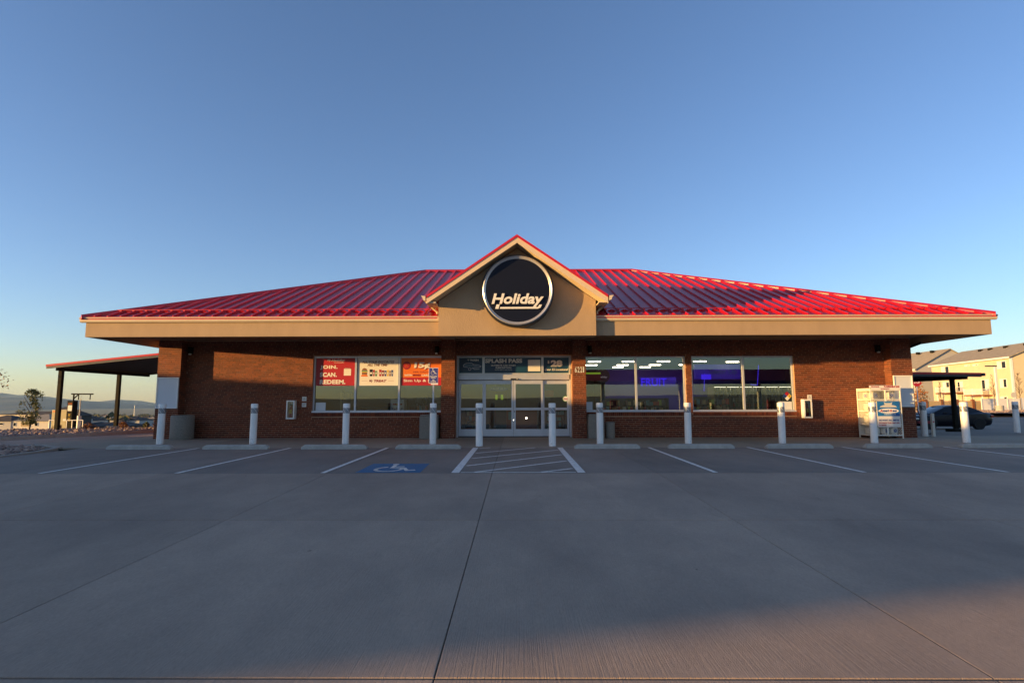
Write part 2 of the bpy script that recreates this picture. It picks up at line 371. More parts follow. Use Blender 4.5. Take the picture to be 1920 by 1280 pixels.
# wider pavements
ys2 = [20.93+1.6*i for i in range(38)]
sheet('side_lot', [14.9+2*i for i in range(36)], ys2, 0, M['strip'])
sheet('right_lot', [31.0+2*i for i in range(28)], [-60, -30, -10, -8, 0, 7.1, 10.9, 16.38, 20.93], -.002, M['lot'])
sheet('rear_forecourt', [-60, -30, 0, 31, 60], [-60, -30, -10, -8.0], -.002, M['lot'], kind='structure')
drv = MB(); drv.face([(-60, 14, .0), (-30, 16, .0), (-15.62, 16.37, .0), (-15.62, 21.5, 0), (-13.0, 21.5, .0), (-13.0, 42, .0), (-15.6, 42, 0), (-15.6, 28, 0), (-16.2, 24, 0), (-17.4, 21.6, 0), (-18.4, 20, 0), (-24, 19, 0), (-60, 20, 0)])
drv.face([(-15.62, 16.37, .0), (-12.62, 16.37, .0), (-12.62, 16.45, 0), (-15.62, 16.45, 0)])
drv.build('driveway', M['lot'], kind='structure')

# painted markings, 4 mm above the slabs
def quad(b, x0, y0, x1, y1, wd):
    d = Vector((x1-x0, y1-y0)).normalized(); n = Vector((-d.y, d.x))*wd/2
    b.face([(x0-n.x, y0-n.y, lotz(x0, y0)+.005), (x1-n.x, y1-n.y, lotz(x1, y1)+.005), (x1+n.x, y1+n.y, lotz(x1, y1)+.005), (x0+n.x, y0+n.y, lotz(x0, y0)+.005)])
for x in (-14.6+2.7, ):
    pass
for x in (-9.18, -6.53, -3.72, 3.79, 6.61, 9.32, 12.21, 14.95, 17.7):
    b = MB(); quad(b, x, 10.9, x, 16.34, .095); b.build('stall_line', M['paint'], lot)
b = MB(); quad(b, -1.18, 10.9, -1.18, 16.34, .15); quad(b, 1.24, 10.9, 1.24, 16.34, .15)
b.build('aisle_side_line', M['paint'], lot)
b = MB()
b.face([(-1.07, 10.895, lotz(0, 10.9)+.006), (1.13, 10.895, lotz(0, 10.9)+.006), (1.13, 10.98, lotz(0, 10.98)+.006), (-1.07, 10.98, lotz(0, 10.98)+.006)])
b.build('aisle_end_line', M['paint'], lot)
for s_ in ((-1.06, 14.74, .53, 16.30), (-1.06, 13.48, 1.13, 15.58), (-1.06, 12.02, 1.13, 14.32), (-.81, 11.0, 1.13, 12.93), (.48, 11.0, 1.13, 11.56), (-1.06, 16.08, -.76, 16.32)):
    b = MB(); quad(b, *s_, .09); b.build('hatch_line', M['paint'], lot)
b = MB(); b.face([(-3.11, 10.95, lotz(0, 10.95)+.004), (-1.86, 10.95, lotz(0, 10.95)+.004), (-1.9, 12.43, lotz(0, 12.43)+.004), (-3.13, 12.43, lotz(0, 12.43)+.004)])
bp_ = b.build('blue_square', M['bluepaint'], lot)
strokes(WHEEL, .075, lambda p: (-3.02+p.x*1.06, 10.97+p.y*1.42, lotz(0, 10.97+p.y*1.42)+.008), bp_, M['paint'], 'wheelchair_symbol', discs=((.40, .90, .065),))

# ------------------------------------------------------------------ rocks, kerbs and beds
def kerb(pts, wd, z0, z1, name, label):
    rt = thing(name, (pts[0][0], pts[0][1], 0), label, 'kerb')
    n = 0
    for a, c in zip(pts, pts[1:]):
        A = Vector(a); C_ = Vector(c); L_ = (C_-A).length; k = max(1, round(L_/2.6)); d = (C_-A)/L_; nn = Vector((-d.y, d.x))*wd
        for i in range(k):
            p = A+d*(L_*i/k+.006); q = A+d*(L_*(i+1)/k-.006)
            m_ = MB(); e = nn*.12
            m_.raw([(p.x, p.y, z0), (q.x, q.y, z0), (q.x+nn.x, q.y+nn.y, z0), (p.x+nn.x, p.y+nn.y, z0),
                    (p.x+e.x, p.y+e.y, z1), (q.x+e.x, q.y+e.y, z1), (q.x+nn.x, q.y+nn.y, z1), (p.x+nn.x, p.y+nn.y, z1)],
                   [(0, 1, 5, 4), (1, 2, 6, 5), (2, 3, 7, 6), (3, 0, 4, 7), (4, 5, 6, 7)])
            m_.build('kerb_stone', M['kerb'], rt)
    return rt
kerb([(-12.62, -6), (-12.62, 13.2), (-12.85, 15.2), (-13.35, 16.6)], .16, -.6, .02, 'island_kerb', 'low pale kerb round the near tip of the rock island at the left edge of the stalls')
kerb([(-13.35, 16.6), (-14.4, 17.3), (-17.0, 17.9), (-30, 18.2)], .16, -.1, .03, 'island_back_kerb', 'thin kerb edging the driveway side of the small rock island')
bedk = [(-30, 18.0), (-18.6, 19.1), (-18.05, 19.75), (-17.45, 21.3), (-16.9, 22.3), (-16.4, 23.7), (-15.9, 24.9), (-15.55, 27), (-15.5, 42)]
kerb(bedk, .17, -.02, .13, 'bed_kerb', 'long brown kerb in front of the gravel bed beside the driveway')
b = MB(); b.face([(-12.75, -6, -.05), (-12.75, 13.2, -.05), (-13, 15.2, -.01), (-13.45, 16.55, .0), (-14.4, 17.2, .0), (-17, 17.75, .0), (-30, 18.05, .0), (-30, -6, -.05)])
b.build('island_soil', M['soil'], kind='structure')
b = MB(); xs = [-60, -50, -42, -36, -32, -29, -26.5, -24.5, -23, -21.5, -20, -19, -18, -17, -16.2, -15.6]; ysb = [17.5, 18.5, 19.5, 20.5, 22, 23, 24, 25, 26, 27, 28, 29, 30, 32, 34, 38, 42, 46]
def bedz(x, y): return min(.1, leftz(x, y)-.02)+.03*noise.noise(Vector((x, y, 0)))
for y in ysb:
    for x in xs:
        xx = x; 
        # clamp the right edge to the kerb line
        for a, c in zip(bedk, bedk[1:]):
            if a[1] <= y <= c[1]: kx = a[0]+(c[0]-a[0])*(y-a[1])/(c[1]-a[1]+1e-9); xx = min(x, kx-.1); break
        b.v.append((xx, y, bedz(xx, y)))
nx = len(xs)
for j in range(len(ysb)-1):
    for i in range(nx-1): b.f.append((j*nx+i, j*nx+i+1, (j+1)*nx+i+1, (j+1)*nx+i)); b.m.append(0)
b.build('gravel_bed', M['soil'], kind='structure')
def rockmesh(rs):
    b = MB()
    P = [(-1, 0, 0), (1, 0, 0), (0, -1, 0), (0, 1, 0), (0, 0, -1), (0, 0, 1), (-.6, -.6, .5), (.6, -.6, .5), (.6, .6, .5), (-.6, .6, .5)]
    F = [(6, 7, 5), (7, 8, 5), (8, 9, 5), (9, 6, 5), (0, 2, 6), (2, 7, 6), (2, 1, 7), (1, 8, 7), (1, 3, 8), (3, 9, 8), (3, 0, 9), (0, 6, 9)]
    for (x, y, z, s) in rs:
        sx, sy, sz = s*rs_.uniform(.7, 1.4), s*rs_.uniform(.7, 1.2), s*rs_.uniform(.5, .9); a = rs_.uniform(0, 6.3); ca, sa = math.cos(a), math.sin(a)
        b.raw([(x+(p[0]*sx*ca-p[1]*sy*sa)*(1+rs_.uniform(-.15, .15)), y+(p[0]*sx*sa+p[1]*sy*ca), z+p[2]*sz) for p in P], F)
    return b
rs_ = random.Random(3); L_ = []
def inpoly(x, y, P):
    c = False; j = len(P)-1
    for i in range(len(P)):
        if (P[i][1] > y) != (P[j][1] > y) and x < (P[j][0]-P[i][0])*(y-P[i][1])/(P[j][1]-P[i][1])+P[i][0]: c = not c
        j = i
    return c
isl = [(-12.9, 11), (-12.9, 13.2), (-13.15, 15.1), (-13.6, 16.4), (-14.5, 17.0), (-17, 17.6), (-22, 17.8), (-22, 11)]
while len(L_) < 3000:
    x, y = rs_.uniform(-22, -12.9), rs_.uniform(11, 17.8)
    if inpoly(x, y, isl): L_.append((x, y, .0, rs_.choice([.03, .04, .05, .06, .09])))
rockmesh(L_).build('island_rocks', M['rock'], kind='stuff')
L_ = []
bedp = [(-15.7, 42), (-15.8, 27), (-16.1, 24.9), (-16.6, 23.7), (-17.1, 22.3), (-17.7, 21.2), (-18.4, 19.9), (-18.9, 19.3), (-34, 18), (-34, 42)]
while len(L_) < 9000:
    x, y = rs_.uniform(-34, -15.7), 18+abs(rs_.gauss(0, 1))*9
    if y < 34 and inpoly(x, y, bedp) and leftz(x, y) > -2: L_.append((x, y, bedz(x, y)+.02, rs_.choice([.04, .05, .06, .08, .11])))
rockmesh(L_).build('bed_rocks', M['rock'], kind='stuff')

# ------------------------------------------------------------------ the store
XL, XR, YW, YB = -13.05, 14.3, 20.9, 33.5
ZW = 3.62
store = thing('store_building', (0, YW, 0), 'low brick store with a red metal hip roof, tan fascia and a central gable', 'building')
OPEN = [(-7.62, -2.76, .93, 3.03), (2.54, 6.3, .94, 3.01), (6.52, 10.33, .95, 3.0), (-2.26, 2.06, 0, 3.05)]
# backing wall behind bricks, cut round the openings
b = MB(); yb0, yb1 = YW+.005, YW+.3
zs = [0, .93, 3.03, ZW]
def wall_piece(x0, x1, z0, z1): b.box(x0, x1, yb0, yb1, z0, z1)
wall_piece(XL, -7.62, 0, ZW); wall_piece(-7.62, -2.76, 0, .93); wall_piece(-7.62, -2.76, 3.03, ZW); wall_piece(-2.76, -2.26, 0, ZW)
wall_piece(-2.26, 2.06, 3.05, ZW); wall_piece(2.06, 2.54, 0, ZW); wall_piece(2.54, 6.3, 0, .94); wall_piece(2.54, 6.3, 3.01, ZW)
wall_piece(6.3, 6.52, 0, ZW); wall_piece(6.52, 10.33, 0, .95); wall_piece(6.52, 10.33, 3.0, ZW); wall_piece(10.33, XR, 0, ZW)
wall = b.build('wall', M['mortar'], store)
b = MB(); b.box(XL, XL+.3, yb1, YB, 0, ZW); b.box(XR-.3, XR, yb1, YB, 0, ZW); b.box(XL, XR, YB, YB+.3, 0, ZW)
b.build('side_and_rear_wall', M['brick'], store)
COLS = [(-13.21, -12.36), (-2.76, -2.26), (2.06, 2.54), (13.66, 14.41)]
YC = 20.5
for x0, x1 in COLS:
    b = MB(); b.box(x0+.006, x1-.006, YC+.005, yb0, 0, ZW); b.build('column', M['mortar'], store)
BL, BH, GJ = .245, .0747, .012
stuffb = MB(); singles = []
def lay(x0, x1, z0, z1, y, off=0, sgl=False):
    k = 0; z = math.floor(z0/BH+.5)*BH
    row = round(z/BH)
    while z+BH*.6 < z1:
        o = (0 if row % 2 else BL/2)+off+(row*7919 % 13-6)*.006
        n0 = math.floor((x0-o)/BL); x = o+n0*BL
        while x < x1-.001:
            a, c = max(x+GJ/2, x0), min(x+BL-GJ/2, x1)
            if c-a > .03:
                pr = rnd.uniform(-.002, .002)
                if sgl and c-a > BL-GJ-.002 and len(singles) < 300: singles.append(((a+c)/2, y+pr, z+BH/2))
                else: stuffb.box(a, c, y+pr, y+.02, z+GJ/2, z+BH-GJ/2, skip='k')
            x += BL
        z += BH; row += 1
def lay_side(x, sgn, y0, y1, z0, z1):      # column returns
    z = z0; row = 0
    while z+BH*.6 < z1:
        ys_ = [y0+.001, y0+.12, y1] if row % 2 else [y0+.001, y0+.24, y1]
        for a, c in zip(ys_, ys_[1:]):
            stuffb.box(min(x, x-sgn*.014), max(x, x-sgn*.014), a+(GJ/2 if a > y0+.01 else 0), c-GJ/2, z+GJ/2, z+BH-GJ/2)
        z += BH; row += 1
for (x0, x1) in (COLS[1], COLS[2], COLS[0], COLS[3]):
    lay(x0, x1, 0, ZW, YC, off=x0 % BL, sgl=True)
    lay_side(x0, -1, YC, YW, 0, ZW); lay_side(x1, 1, YC, YW, 0, ZW)
SG = (10.33, 13.66)
lay(-12.36, -7.62, 0, ZW, YW); lay(-7.62, -2.76, 0, .78, YW); lay(-7.62, -2.76, 3.03, ZW, YW)
lay(-2.26, 2.06, 3.06, ZW, YW); lay(2.54, 6.3, 0, .78, YW); lay(2.54, 6.3, 3.02, ZW, YW)
lay(6.3, 6.52, .0, ZW, YW, off=.1); lay(6.52, 10.33, 0, .78, YW); lay(6.52, 10.33, 3.02, ZW, YW); lay(10.33, 13.66, 0, ZW, YW)
for (x0, x1) in ((-7.62, -2.76), (2.54, 6.3), (6.52, 10.33)):      # upright sill course
    x = x0
    while x < x1-.03:
        stuffb.box(x+.004, min(x+.071, x1), YW-.02, YW+.06, .79, .925); x += .0765
stuffb.build('brickwork', M['brick'], store, kind='stuff')
bm0 = MB(); bm0.box(-(BL-GJ)/2, (BL-GJ)/2, 0, .02, -(BH-GJ)/2, (BH-GJ)/2, skip='k')
proto = bm0.build('brick', M['brick']); proto.parent = wall; proto.location = Vector(singles[0])-Vector((0, YW, 0))
for s_ in singles[1:]:
    c = proto.copy(); COL.objects.link(c); c.parent = wall; c.location = Vector(s_)-Vector((0, YW, 0))
# soffit, fascia, gutter
EX0, EX1, EY0, EY1 = -13.73, 14.95, 17.6, 36.2
FZ0, FZ1 = 3.39, 3.98
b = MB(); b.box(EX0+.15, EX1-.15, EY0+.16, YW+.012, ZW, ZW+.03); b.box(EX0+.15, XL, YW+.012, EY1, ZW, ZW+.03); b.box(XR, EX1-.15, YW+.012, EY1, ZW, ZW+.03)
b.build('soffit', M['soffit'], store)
b = MB(); b.box(EX0, -2.44, EY0, EY0+.16, FZ0, FZ1); b.box(2.48, EX1, EY0, EY0+.16, FZ0, FZ1)
b.box(EX0, EX0+.15, EY0+.16, EY1, FZ0, FZ1); b.box(EX1-.15, EX1, EY0+.16, EY1, FZ0, FZ1)
fascia = b.build('fascia', M['stucco'], store)
def gut(x0, x1, nm='gutter'):
    p = [(EY0-.002, 3.845), (EY0-.06, 3.845), (EY0-.10, 3.89), (EY0-.105, 3.955), (EY0-.135, 3.985), (EY0-.135, 4.0), (EY0-.12, 4.0), (EY0-.118, 3.985), (EY0-.09, 3.96), (EY0-.08, 3.90), (EY0-.002, 3.885)]
    b = MB(); b.prism(p, 'x', x0, x1); return b.build(nm, M['gutter'], store)
gut(EX0-.14, -2.45); gut(2.5, EX1+.14)
for x0 in (EX0-.14, EX1+.0):
    b = MB(); b.box(x0, x0+.14, EY0-.05, EY1, 3.90, 3.995); b.build('side_gutter', M['gutter'], store)
# downspouts leading back to the walls
b = MB(); b.tube((-13.76, 20.95, 3.52), (-13.24, 21.2, 3.26), .045, n=8); b.tube((-13.24, 21.2, 3.26), (-13.12, 21.3, .1), .045, n=8); b.build('downspout', M['trim'], store)
b = MB(); b.tube((15.0, 20.45, 3.50), (14.46, 20.7, 3.26), .045, n=8); b.tube((14.46, 20.7, 3.26), (14.36, 21.0, .1), .045, n=8); b.build('downspout', M['dark'], store)
# hip roof
PIT = .39; ZE = 3.99; RY = (EY0+EY1)/2; HW = RY-(EY0-.1); ZR = ZE+PIT*HW
rx0, rx1 = EX0-.1+HW, EX1+.1-HW
x0, x1, y0, y1 = EX0-.1, EX1+.1, EY0-.1, EY1+.1
b = MB()
b.face([(x0, y0, ZE), (x1, y0, ZE), (rx1, RY, ZR), (rx0, RY, ZR)]); b.face([(x1, y1, ZE), (x0, y1, ZE), (rx0, RY, ZR), (rx1, RY, ZR)])
b.face([(x0, y1, ZE), (x0, y0, ZE), (rx0, RY, ZR)]); b.face([(x1, y0, ZE), (x1, y1, ZE), (rx1, RY, ZR)])
b.face([(x0, y0, ZE-.01), (x0, y1, ZE-.01), (x1, y1, ZE-.01), (x1, y0, ZE-.01)])
roof = b.build('roof', M['dark'], store)
PW = .4185; npn = round((x1-x0)/PW); PW = (x1-x0)/npn
GCX = .03
def topy(x): return min(HW, x-x0, x1-x)
for i in range(npn):
    a, c = x0+i*PW, x0+(i+1)*PW
    ta, tc = topy(a), topy(c)
    P = lambda x, t, h: (x, y0+t, ZE+PIT*t+h)
    b = MB(); h = .012
    pts = [P(a, 0, h), P(c, 0, h), P(c, tc, h)]
    if ta > .001: pts.append(P(a, ta, h))
    if tc <= .001: pts = [P(a, 0, h), P(c, 0, h), P(a, ta, h)]
    b.face(pts)
    if i > 0:     # standing seam on the left edge of each panel
        s0, s1, hh = a-.028, a+.028, .075
        t0, t1 = topy(s0), topy(s1); tm = min(t0, t1)
        b.raw([P(s0, 0, h), P(s1, 0, h), P(s1-.01, 0, hh), P(s0+.01, 0, hh), P(s0, tm, h), P(s1, tm, h), P(s1-.01, tm, hh), P(s0+.01, tm, hh)],
              [(0, 1, 2, 3), (0, 3, 7, 4), (1, 5, 6, 2), (3, 2, 6, 7)])
    b.build('roof_panel', M['roof'], roof)
for side in (0, 1):     # the two hip ends
    nq = round((y1-y0)/PW); ww = (y1-y0)/nq
    for i in range(nq):
        a, c = y0+i*ww, y0+(i+1)*ww; ty = lambda y: max(0, min(HW, y-y0, y1-y)); X = (lambda t: x0+t) if side == 0 else (lambda t: x1-t)
        P = lambda y, t, h: (X(t), y, ZE+PIT*t+h)
        b = MB(); b.face([P(a, 0, .012), P(c, 0, .012), P(c, ty(c), .012), P(a, ty(a), .012)])
        if i > 0: b.raw([P(a-.02, 0, .01), P(a+.02, 0, .01), P(a, 0, .06), P(a-.02, ty(a-.02), .01), P(a+.02, ty(a+.02), .01), P(a, ty(a)-.02, .06)], [(0, 1, 2), (0, 2, 5, 3), (1, 4, 5, 2)])
        b.build('roof_panel', M['roof'], roof)
# ridge and hip caps
b = MB()
def capline(p, q, wd=.11, h=.05):
    p, q = Vector(p), Vector(q); d = (q-p).normalized(); n = d.cross(Vector((0, 0, 1))).normalized()*wd; u = Vector((0, 0, h))
    b.raw([p-n+u*.6, p+u*2.2, p+n+u*.6, q-n+u*.6, q+u*2.2, q+n+u*.6, p-n-u, p+n-u, q-n-u, q+n-u], [(0, 1, 4, 3), (1, 2, 5, 4), (0, 3, 8, 6), (2, 7, 9, 5), (0, 6, 7, 2, 1), (3, 4, 5, 9, 8)])
capline((rx0, RY, ZR), (rx1, RY, ZR)); capline((x0, y0, ZE), (rx0, RY, ZR)); capline((x1, y0, ZE), (rx1, RY, ZR)); capline((x0, y1, ZE), (rx0, RY, ZR)); capline((x1, y1, ZE), (rx1, RY, ZR))
b.build('ridge_cap', M['roofcap'], roof)
b = MB(); b.box(x0, -2.5, y0-.012, y0, ZE-.06, ZE+.03); b.box(2.55, x1, y0-.012, y0, ZE-.06, ZE+.03); b.build('eave_trim', M['roofcap'], roof)
# snow guard: a rail with a clip at each seam
b = MB(); t = .62
for xa, xb in ((x0+.7, -2.6), (2.6, x1-.7)): b.box(xa, xb, y0+t-.012, y0+t+.012, ZE+PIT*t+.10, ZE+PIT*t+.122)
b.build('snow_guard_rail', M['roofcap'], roof)
b = MB()
for i in range(2, npn-1):
    xx = x0+i*PW
    if -2.6 < xx < 2.6: continue
    b.box(xx-.035, xx+.035, y0+t-.05, y0+t+.05, ZE+PIT*t+.05, ZE+PIT*t+.10)
    b.raw([(xx+.05, y0+t+.02, ZE+PIT*t+.02), (xx+PW-.05, y0+t+.02, ZE+PIT*t+.02), (xx+PW*.6, y0+t-.0, ZE+PIT*t+.07), (xx+PW*.4, y0+t-.0, ZE+PIT*t+.07)], [(0, 1, 2, 3)])
b.build('snow_guard_clips', M['roofcap'], roof, kind='stuff')
b = MB(); b.tube((-5.0, 24.2, ZE+PIT*6.7-.1), (-5.0, 24.2, ZE+PIT*6.7+.14), .06); b.build('vent_pipe', M['roofcap'], roof) if False else None
# gable
GY, GL, GR_ = 17.35, -2.44, 2.49
GA = 6.41; RL, RRr = -2.72, 2.78; ZGE = 4.53; sl = (GA-ZGE)/(GCX-RL)
b = MB(); wz = lambda x: GA-sl*abs(x-GCX)-.26
b.prism([(GL, FZ0-.03), (GR_, FZ0-.03), (GR_, wz(GR_)), (GCX, wz(GCX)), (GL, wz(GL))], 'y', GY, GY+.22)
b.build('gable_wall', M['stucco'], store)
b = MB()
for xx, d in ((GL, .2), (GR_, -.2)): b.box(min(xx, xx+d), max(xx, xx+d), GY+.22, GY+2.2, FZ0+.25, 4.30)
b.box(GL, GR_, GY+.22, EY0+.3, FZ0-.03, FZ0+.02)
b.build('gable_cheek', M['stucco'], store)
YR0 = 16.72
def band(o0, o1, yy0, yy1, nm, m, k=1.0):
    for s_, xe in ((-1, RL), (1, RRr)):
        b = MB(); z = lambda x: GA-sl*abs(x-GCX)
        b.prism([(xe, z(xe)-o0), (GCX, z(GCX)-o0), (GCX, z(GCX)-o1), (xe, z(xe)-o1)], 'y', yy0, yy1); b.build(nm, m, store)
band(0.0, .085, YR0-.02, YR0+.06, 'gable_edge_trim', M['roofcap'])
band(.085, .26, YR0, YR0+.05, 'rake_board', M['trim'])
band(.20, .24, YR0+.05, GY+.01, 'rake_soffit', M['trim'])
yr1 = EY0+ (GA-ZE)/PIT
for s_, xe in ((-1, RL-.03), (1, RRr+.03)):
    b = MB(); z = lambda x: GA-sl*abs(x-GCX)
    yv = EY0-.1+(z(xe)-ZE)/PIT; yt = EY0-.1+(GA-ZE)/PIT
    P = [(xe, YR0, z(xe)-.01), (GCX, YR0, GA-.01), (GCX, yt, GA-.01), (xe, yv, z(xe)-.01)]
    b.face(P); b.face([(p[0], p[1], p[2]-.08) for p in P][::-1]); b.face([P[0], P[3], (P[3][0], P[3][1], P[3][2]-.08), (P[0][0], P[0][1], P[0][2]-.08)])
    gr = b.build('gable_roof', M['roofcap'], store)
    n = 7
    for i in range(1, 16):
        yy = YR0+i*.42; te = 1.0
        zc = z(GCX)
        # valley limit
        vx = max(0, (ZE+PIT*(yy-EY0+.1)-z(xe)))/sl
        if vx >= abs(xe-GCX)-.1: break
        xa = xe-(-vx if xe < 0 else vx)
        b = MB(); b.raw([(xa, yy-.02, z(xa)-.01), (xa, yy+.02, z(xa)-.01), (xa, yy, z(xa)+.05), (GCX, yy-.02, GA-.01), (GCX, yy+.02, GA-.01), (GCX, yy, GA+.04)], [(0, 1, 2), (0, 2, 5, 3), (1, 4, 5, 2)]); b.build('gable_seam', M['roofcap'], gr)
for xe in (RL-.03, RRr+.03):
    s_ = -1 if xe < 0 else 1
    b = MB(); xo = xe+s_*.002
    b.prism([(xo, 4.36), (xo+s_*.07, 4.38), (xo+s_*.09, 4.45), (xo+s_*.13, 4.50), (xo+s_*.13, 4.515), (xo, 4.50)], 'y', YR0-.01, 18.9); b.build('gable_gutter', M['gutter'], store)
    b = MB(); b.box(min(xe, xe-s_*.3), max(xe, xe-s_*.3), YR0+.05, 18.8, 4.30, 4.335); b.build('gable_eave_soffit', M['trim'], store)
    b = MB(); xx = GL-.05 if s_ < 0 else GR_+.05
    b.tube((xe+s_*-.05, 17.6, 4.32), (xx-.03*-s_, 17.66, 4.16), .035, n=8); b.tube((xx-.03*-s_, 17.66, 4.16), (xx-.03*-s_, 17.62, 4.06), .035, n=8); b.build('gable_spout', M['trim'], store)
# windows of the front
def window(x0, x1, z0, z1, mull, yg=21.06):
    b = MB(); f = .055; ya, yb = yg-.06, yg+.05
    b.box(x0, x1, ya, yb, z0, z0+f); b.box(x0, x1, ya, yb, z1-f, z1); b.box(x0, x0+f, ya, yb, z0+f, z1-f); b.box(x1-f, x1, ya, yb, z0+f, z1-f)
    for m_ in mull: b.box(m_-.035, m_+.035, ya, yb, z0+f, z1-f)
    b.box(x0, x1, YW-.0, ya-.002, z0-.02, z0+.03)
    w_ = b.build('window', M['alum'], store)
    e = [x0+f]+[q for m_ in mull for q in (m_-.035, m_+.035)]+[x1-f]
    for i in range(0, len(e), 2):
        b = MB(); b.face([(e[i], yg, z0+f), (e[i+1], yg, z0+f), (e[i+1], yg, z1-f), (e[i], yg, z1-f)]); b.build('pane', M['glass'], w_)
    return w_
window(-7.62, -2.76, .95, 3.03, (-6.04, -4.4)); window(2.54, 6.3, .95, 3.01, (4.47,)); window(6.52, 10.33, .95, 3.0, (8.47,))
# entrance: transom, header and four door leaves
b = MB(); ya, yb = 21.34, 21.46
b.box(-2.26, 2.06, ya, yb, 3.0, 3.06); b.box(-2.26, -2.20, ya, yb, 0, 3.0); b.box(2.0, 2.06, ya, yb, 0, 3.0); b.box(-2.2, 2.0, ya, yb, 2.34, 2.40)
for xm in (-1.26, .99): b.box(xm-.04, xm+.04, ya, yb, 2.40, 3.0)
b.box(-2.26, -2.2, YW+.3, ya, 0, 3.06); b.box(2.0, 2.06, YW+.3, ya, 0, 3.06)
ent = b.build('entrance_frame', M['alum'], store)
b = MB(); b.box(-2.24, 2.05, 21.2, ya-.002, 2.14, 2.338); b.build('door_header', M['alum'], store, bevel=.01)
b = MB(); b.box(-.22, .08, 21.16, 21.198, 2.14, 2.19); b.build('door_sensor', M['black'], store)
b = MB(); b.box(.0, .05, 21.155, 21.159, 2.155, 2.175); b.build('sensor_lens', M['stripew'], store)
for i in range(3):
    e = [(-2.2, -1.3), (-1.22, .95), (1.03, 2.0)][i]
    b = MB(); b.face([(e[0], 21.41, 2.40), (e[1], 21.41, 2.40), (e[1], 21.41, 3.0), (e[0], 21.41, 3.0)]); b.build('transom_pane', M['glass'], ent)
for i, (a, c, yd) in enumerate(((-2.19, -1.22, 21.42), (-1.24, -.12, 21.36), (-.11, 1.0, 21.36), (.98, 1.99, 21.42))):
    b = MB(); s = .075; y_, yy = yd-.025, yd+.025
    b.box(a, a+s, y_, yy, .03, 2.13); b.box(c-s, c, y_, yy, .03, 2.13); b.box(a+s, c-s, y_, yy, 1.985, 2.13); b.box(a+s, c-s, y_, yy, 1.0, 1.09); b.box(a+s, c-s, y_, yy, .03, .29)
    d_ = b.build('door', M['alum'], store)
    for z0, z1 in ((.29, 1.0), (1.09, 1.985)):
        b = MB(); b.face([(a+s, yd, z0), (c-s, yd, z0), (c-s, yd, z1), (a+s, yd, z1)]); b.build('door_pane', M['glass'], d_)
b = MB(); b.box(-.10, -.065, 21.315, 21.334, .93, .97); b.build('door_lock', M['black'], store)
b = MB(); b.box(-2.26, 2.06, 21.25, 21.5, .0, .028); b.build('threshold', M['black'], store)

# interior shell, floor and ceiling
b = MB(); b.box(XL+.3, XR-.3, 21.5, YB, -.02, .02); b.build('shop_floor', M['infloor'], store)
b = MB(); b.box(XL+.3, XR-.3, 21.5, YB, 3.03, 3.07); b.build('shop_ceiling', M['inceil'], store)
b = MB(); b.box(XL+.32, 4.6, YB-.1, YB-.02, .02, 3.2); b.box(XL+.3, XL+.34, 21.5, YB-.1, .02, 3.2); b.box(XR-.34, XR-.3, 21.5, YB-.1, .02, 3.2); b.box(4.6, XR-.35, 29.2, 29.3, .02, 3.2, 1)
b.build('shop_inner_wall', [M['inwall'], M['inglow']], store)
LEDS = [(3.34, 24.0, 'right of the dark band, first pane'), (4.8, 24.0, 'front row, beside the first mullion'), (6.3, 24.0, 'front row, second pane'), (7.85, 24.0, 'front row, left end of the last window'), (3.52, 26.3, 'second row, far left'), (4.98, 26.3, 'second row, before the first mullion'), (6.5, 26.3, 'second row, second pane'), (7.9, 26.3, 'second row, at the brick strip'), (9.4, 24.4, 'front row, beside the last mullion'), (5.05, 27.9, 'third row, first pane'), (6.4, 27.9, 'third row, second pane')]
b = MB(); b.box(-.26, .26, -.055, .055, -.03, 0); l0 = b.build('ceiling_strip_light', M['led'])
for i, (x, y, lab) in enumerate(LEDS):
    o = l0 if i == 0 else l0.copy()
    if i: COL.objects.link(o)
    o.location = (x, y, 3.028); tag(o, 'glowing white strip light on the shop ceiling, '+lab, 'ceiling light', 'strip lights on the shop ceiling')

# ------------------------------------------------------------------ shop interior
def colour_mat(name, pal, rough=.5):
    m = bpy.data.materials.new(name); m.use_nodes = True; t = m.node_tree; b = t.nodes['Principled BSDF']; b.inputs['Roughness'].default_value = rough
    ge = t.nodes.new('ShaderNodeNewGeometry'); cr = t.nodes.new('ShaderNodeValToRGB'); cr.color_ramp.interpolation = 'CONSTANT'
    while len(cr.color_ramp.elements) < len(pal): cr.color_ramp.elements.new(.5)
    for i, (e, c) in enumerate(zip(cr.color_ramp.elements, pal)): e.position = i/len(pal); e.color = (*c, 1)
    t.links.new(ge.outputs['Random Per Island'], cr.inputs[0]); t.links.new(cr.outputs[0], b.inputs['Base Color']); return m
M['goods'] = colour_mat('shop_goods', [(.5, .2, .07), (.7, .5, .25), (.2, .1, .06), (.6, .45, .2), (.15, .4, .45), (.65, .1, .05), (.8, .75, .6), (.1, .12, .16), (.45, .55, .1), (.4, .26, .14)])
M['bottles'] = colour_mat('bottles', [(.7, .66, .5), (.2, .18, .1), (.5, .48, .25), (.1, .09, .07), (.8, .76, .6), (.35, .3, .1)], .2)
M['bottles2'] = colour_mat('coloured_bottles', [(.05, .25, .05), (.2, .4, .05), (.5, .05, .03), (.45, .1, .03), (.03, .2, .2), (.5, .45, .1)], .25)
M['chips'] = colour_mat('packets', [(.02, .3, .35), (.03, .2, .25), (.05, .35, .3), (.3, .05, .05)], .4)
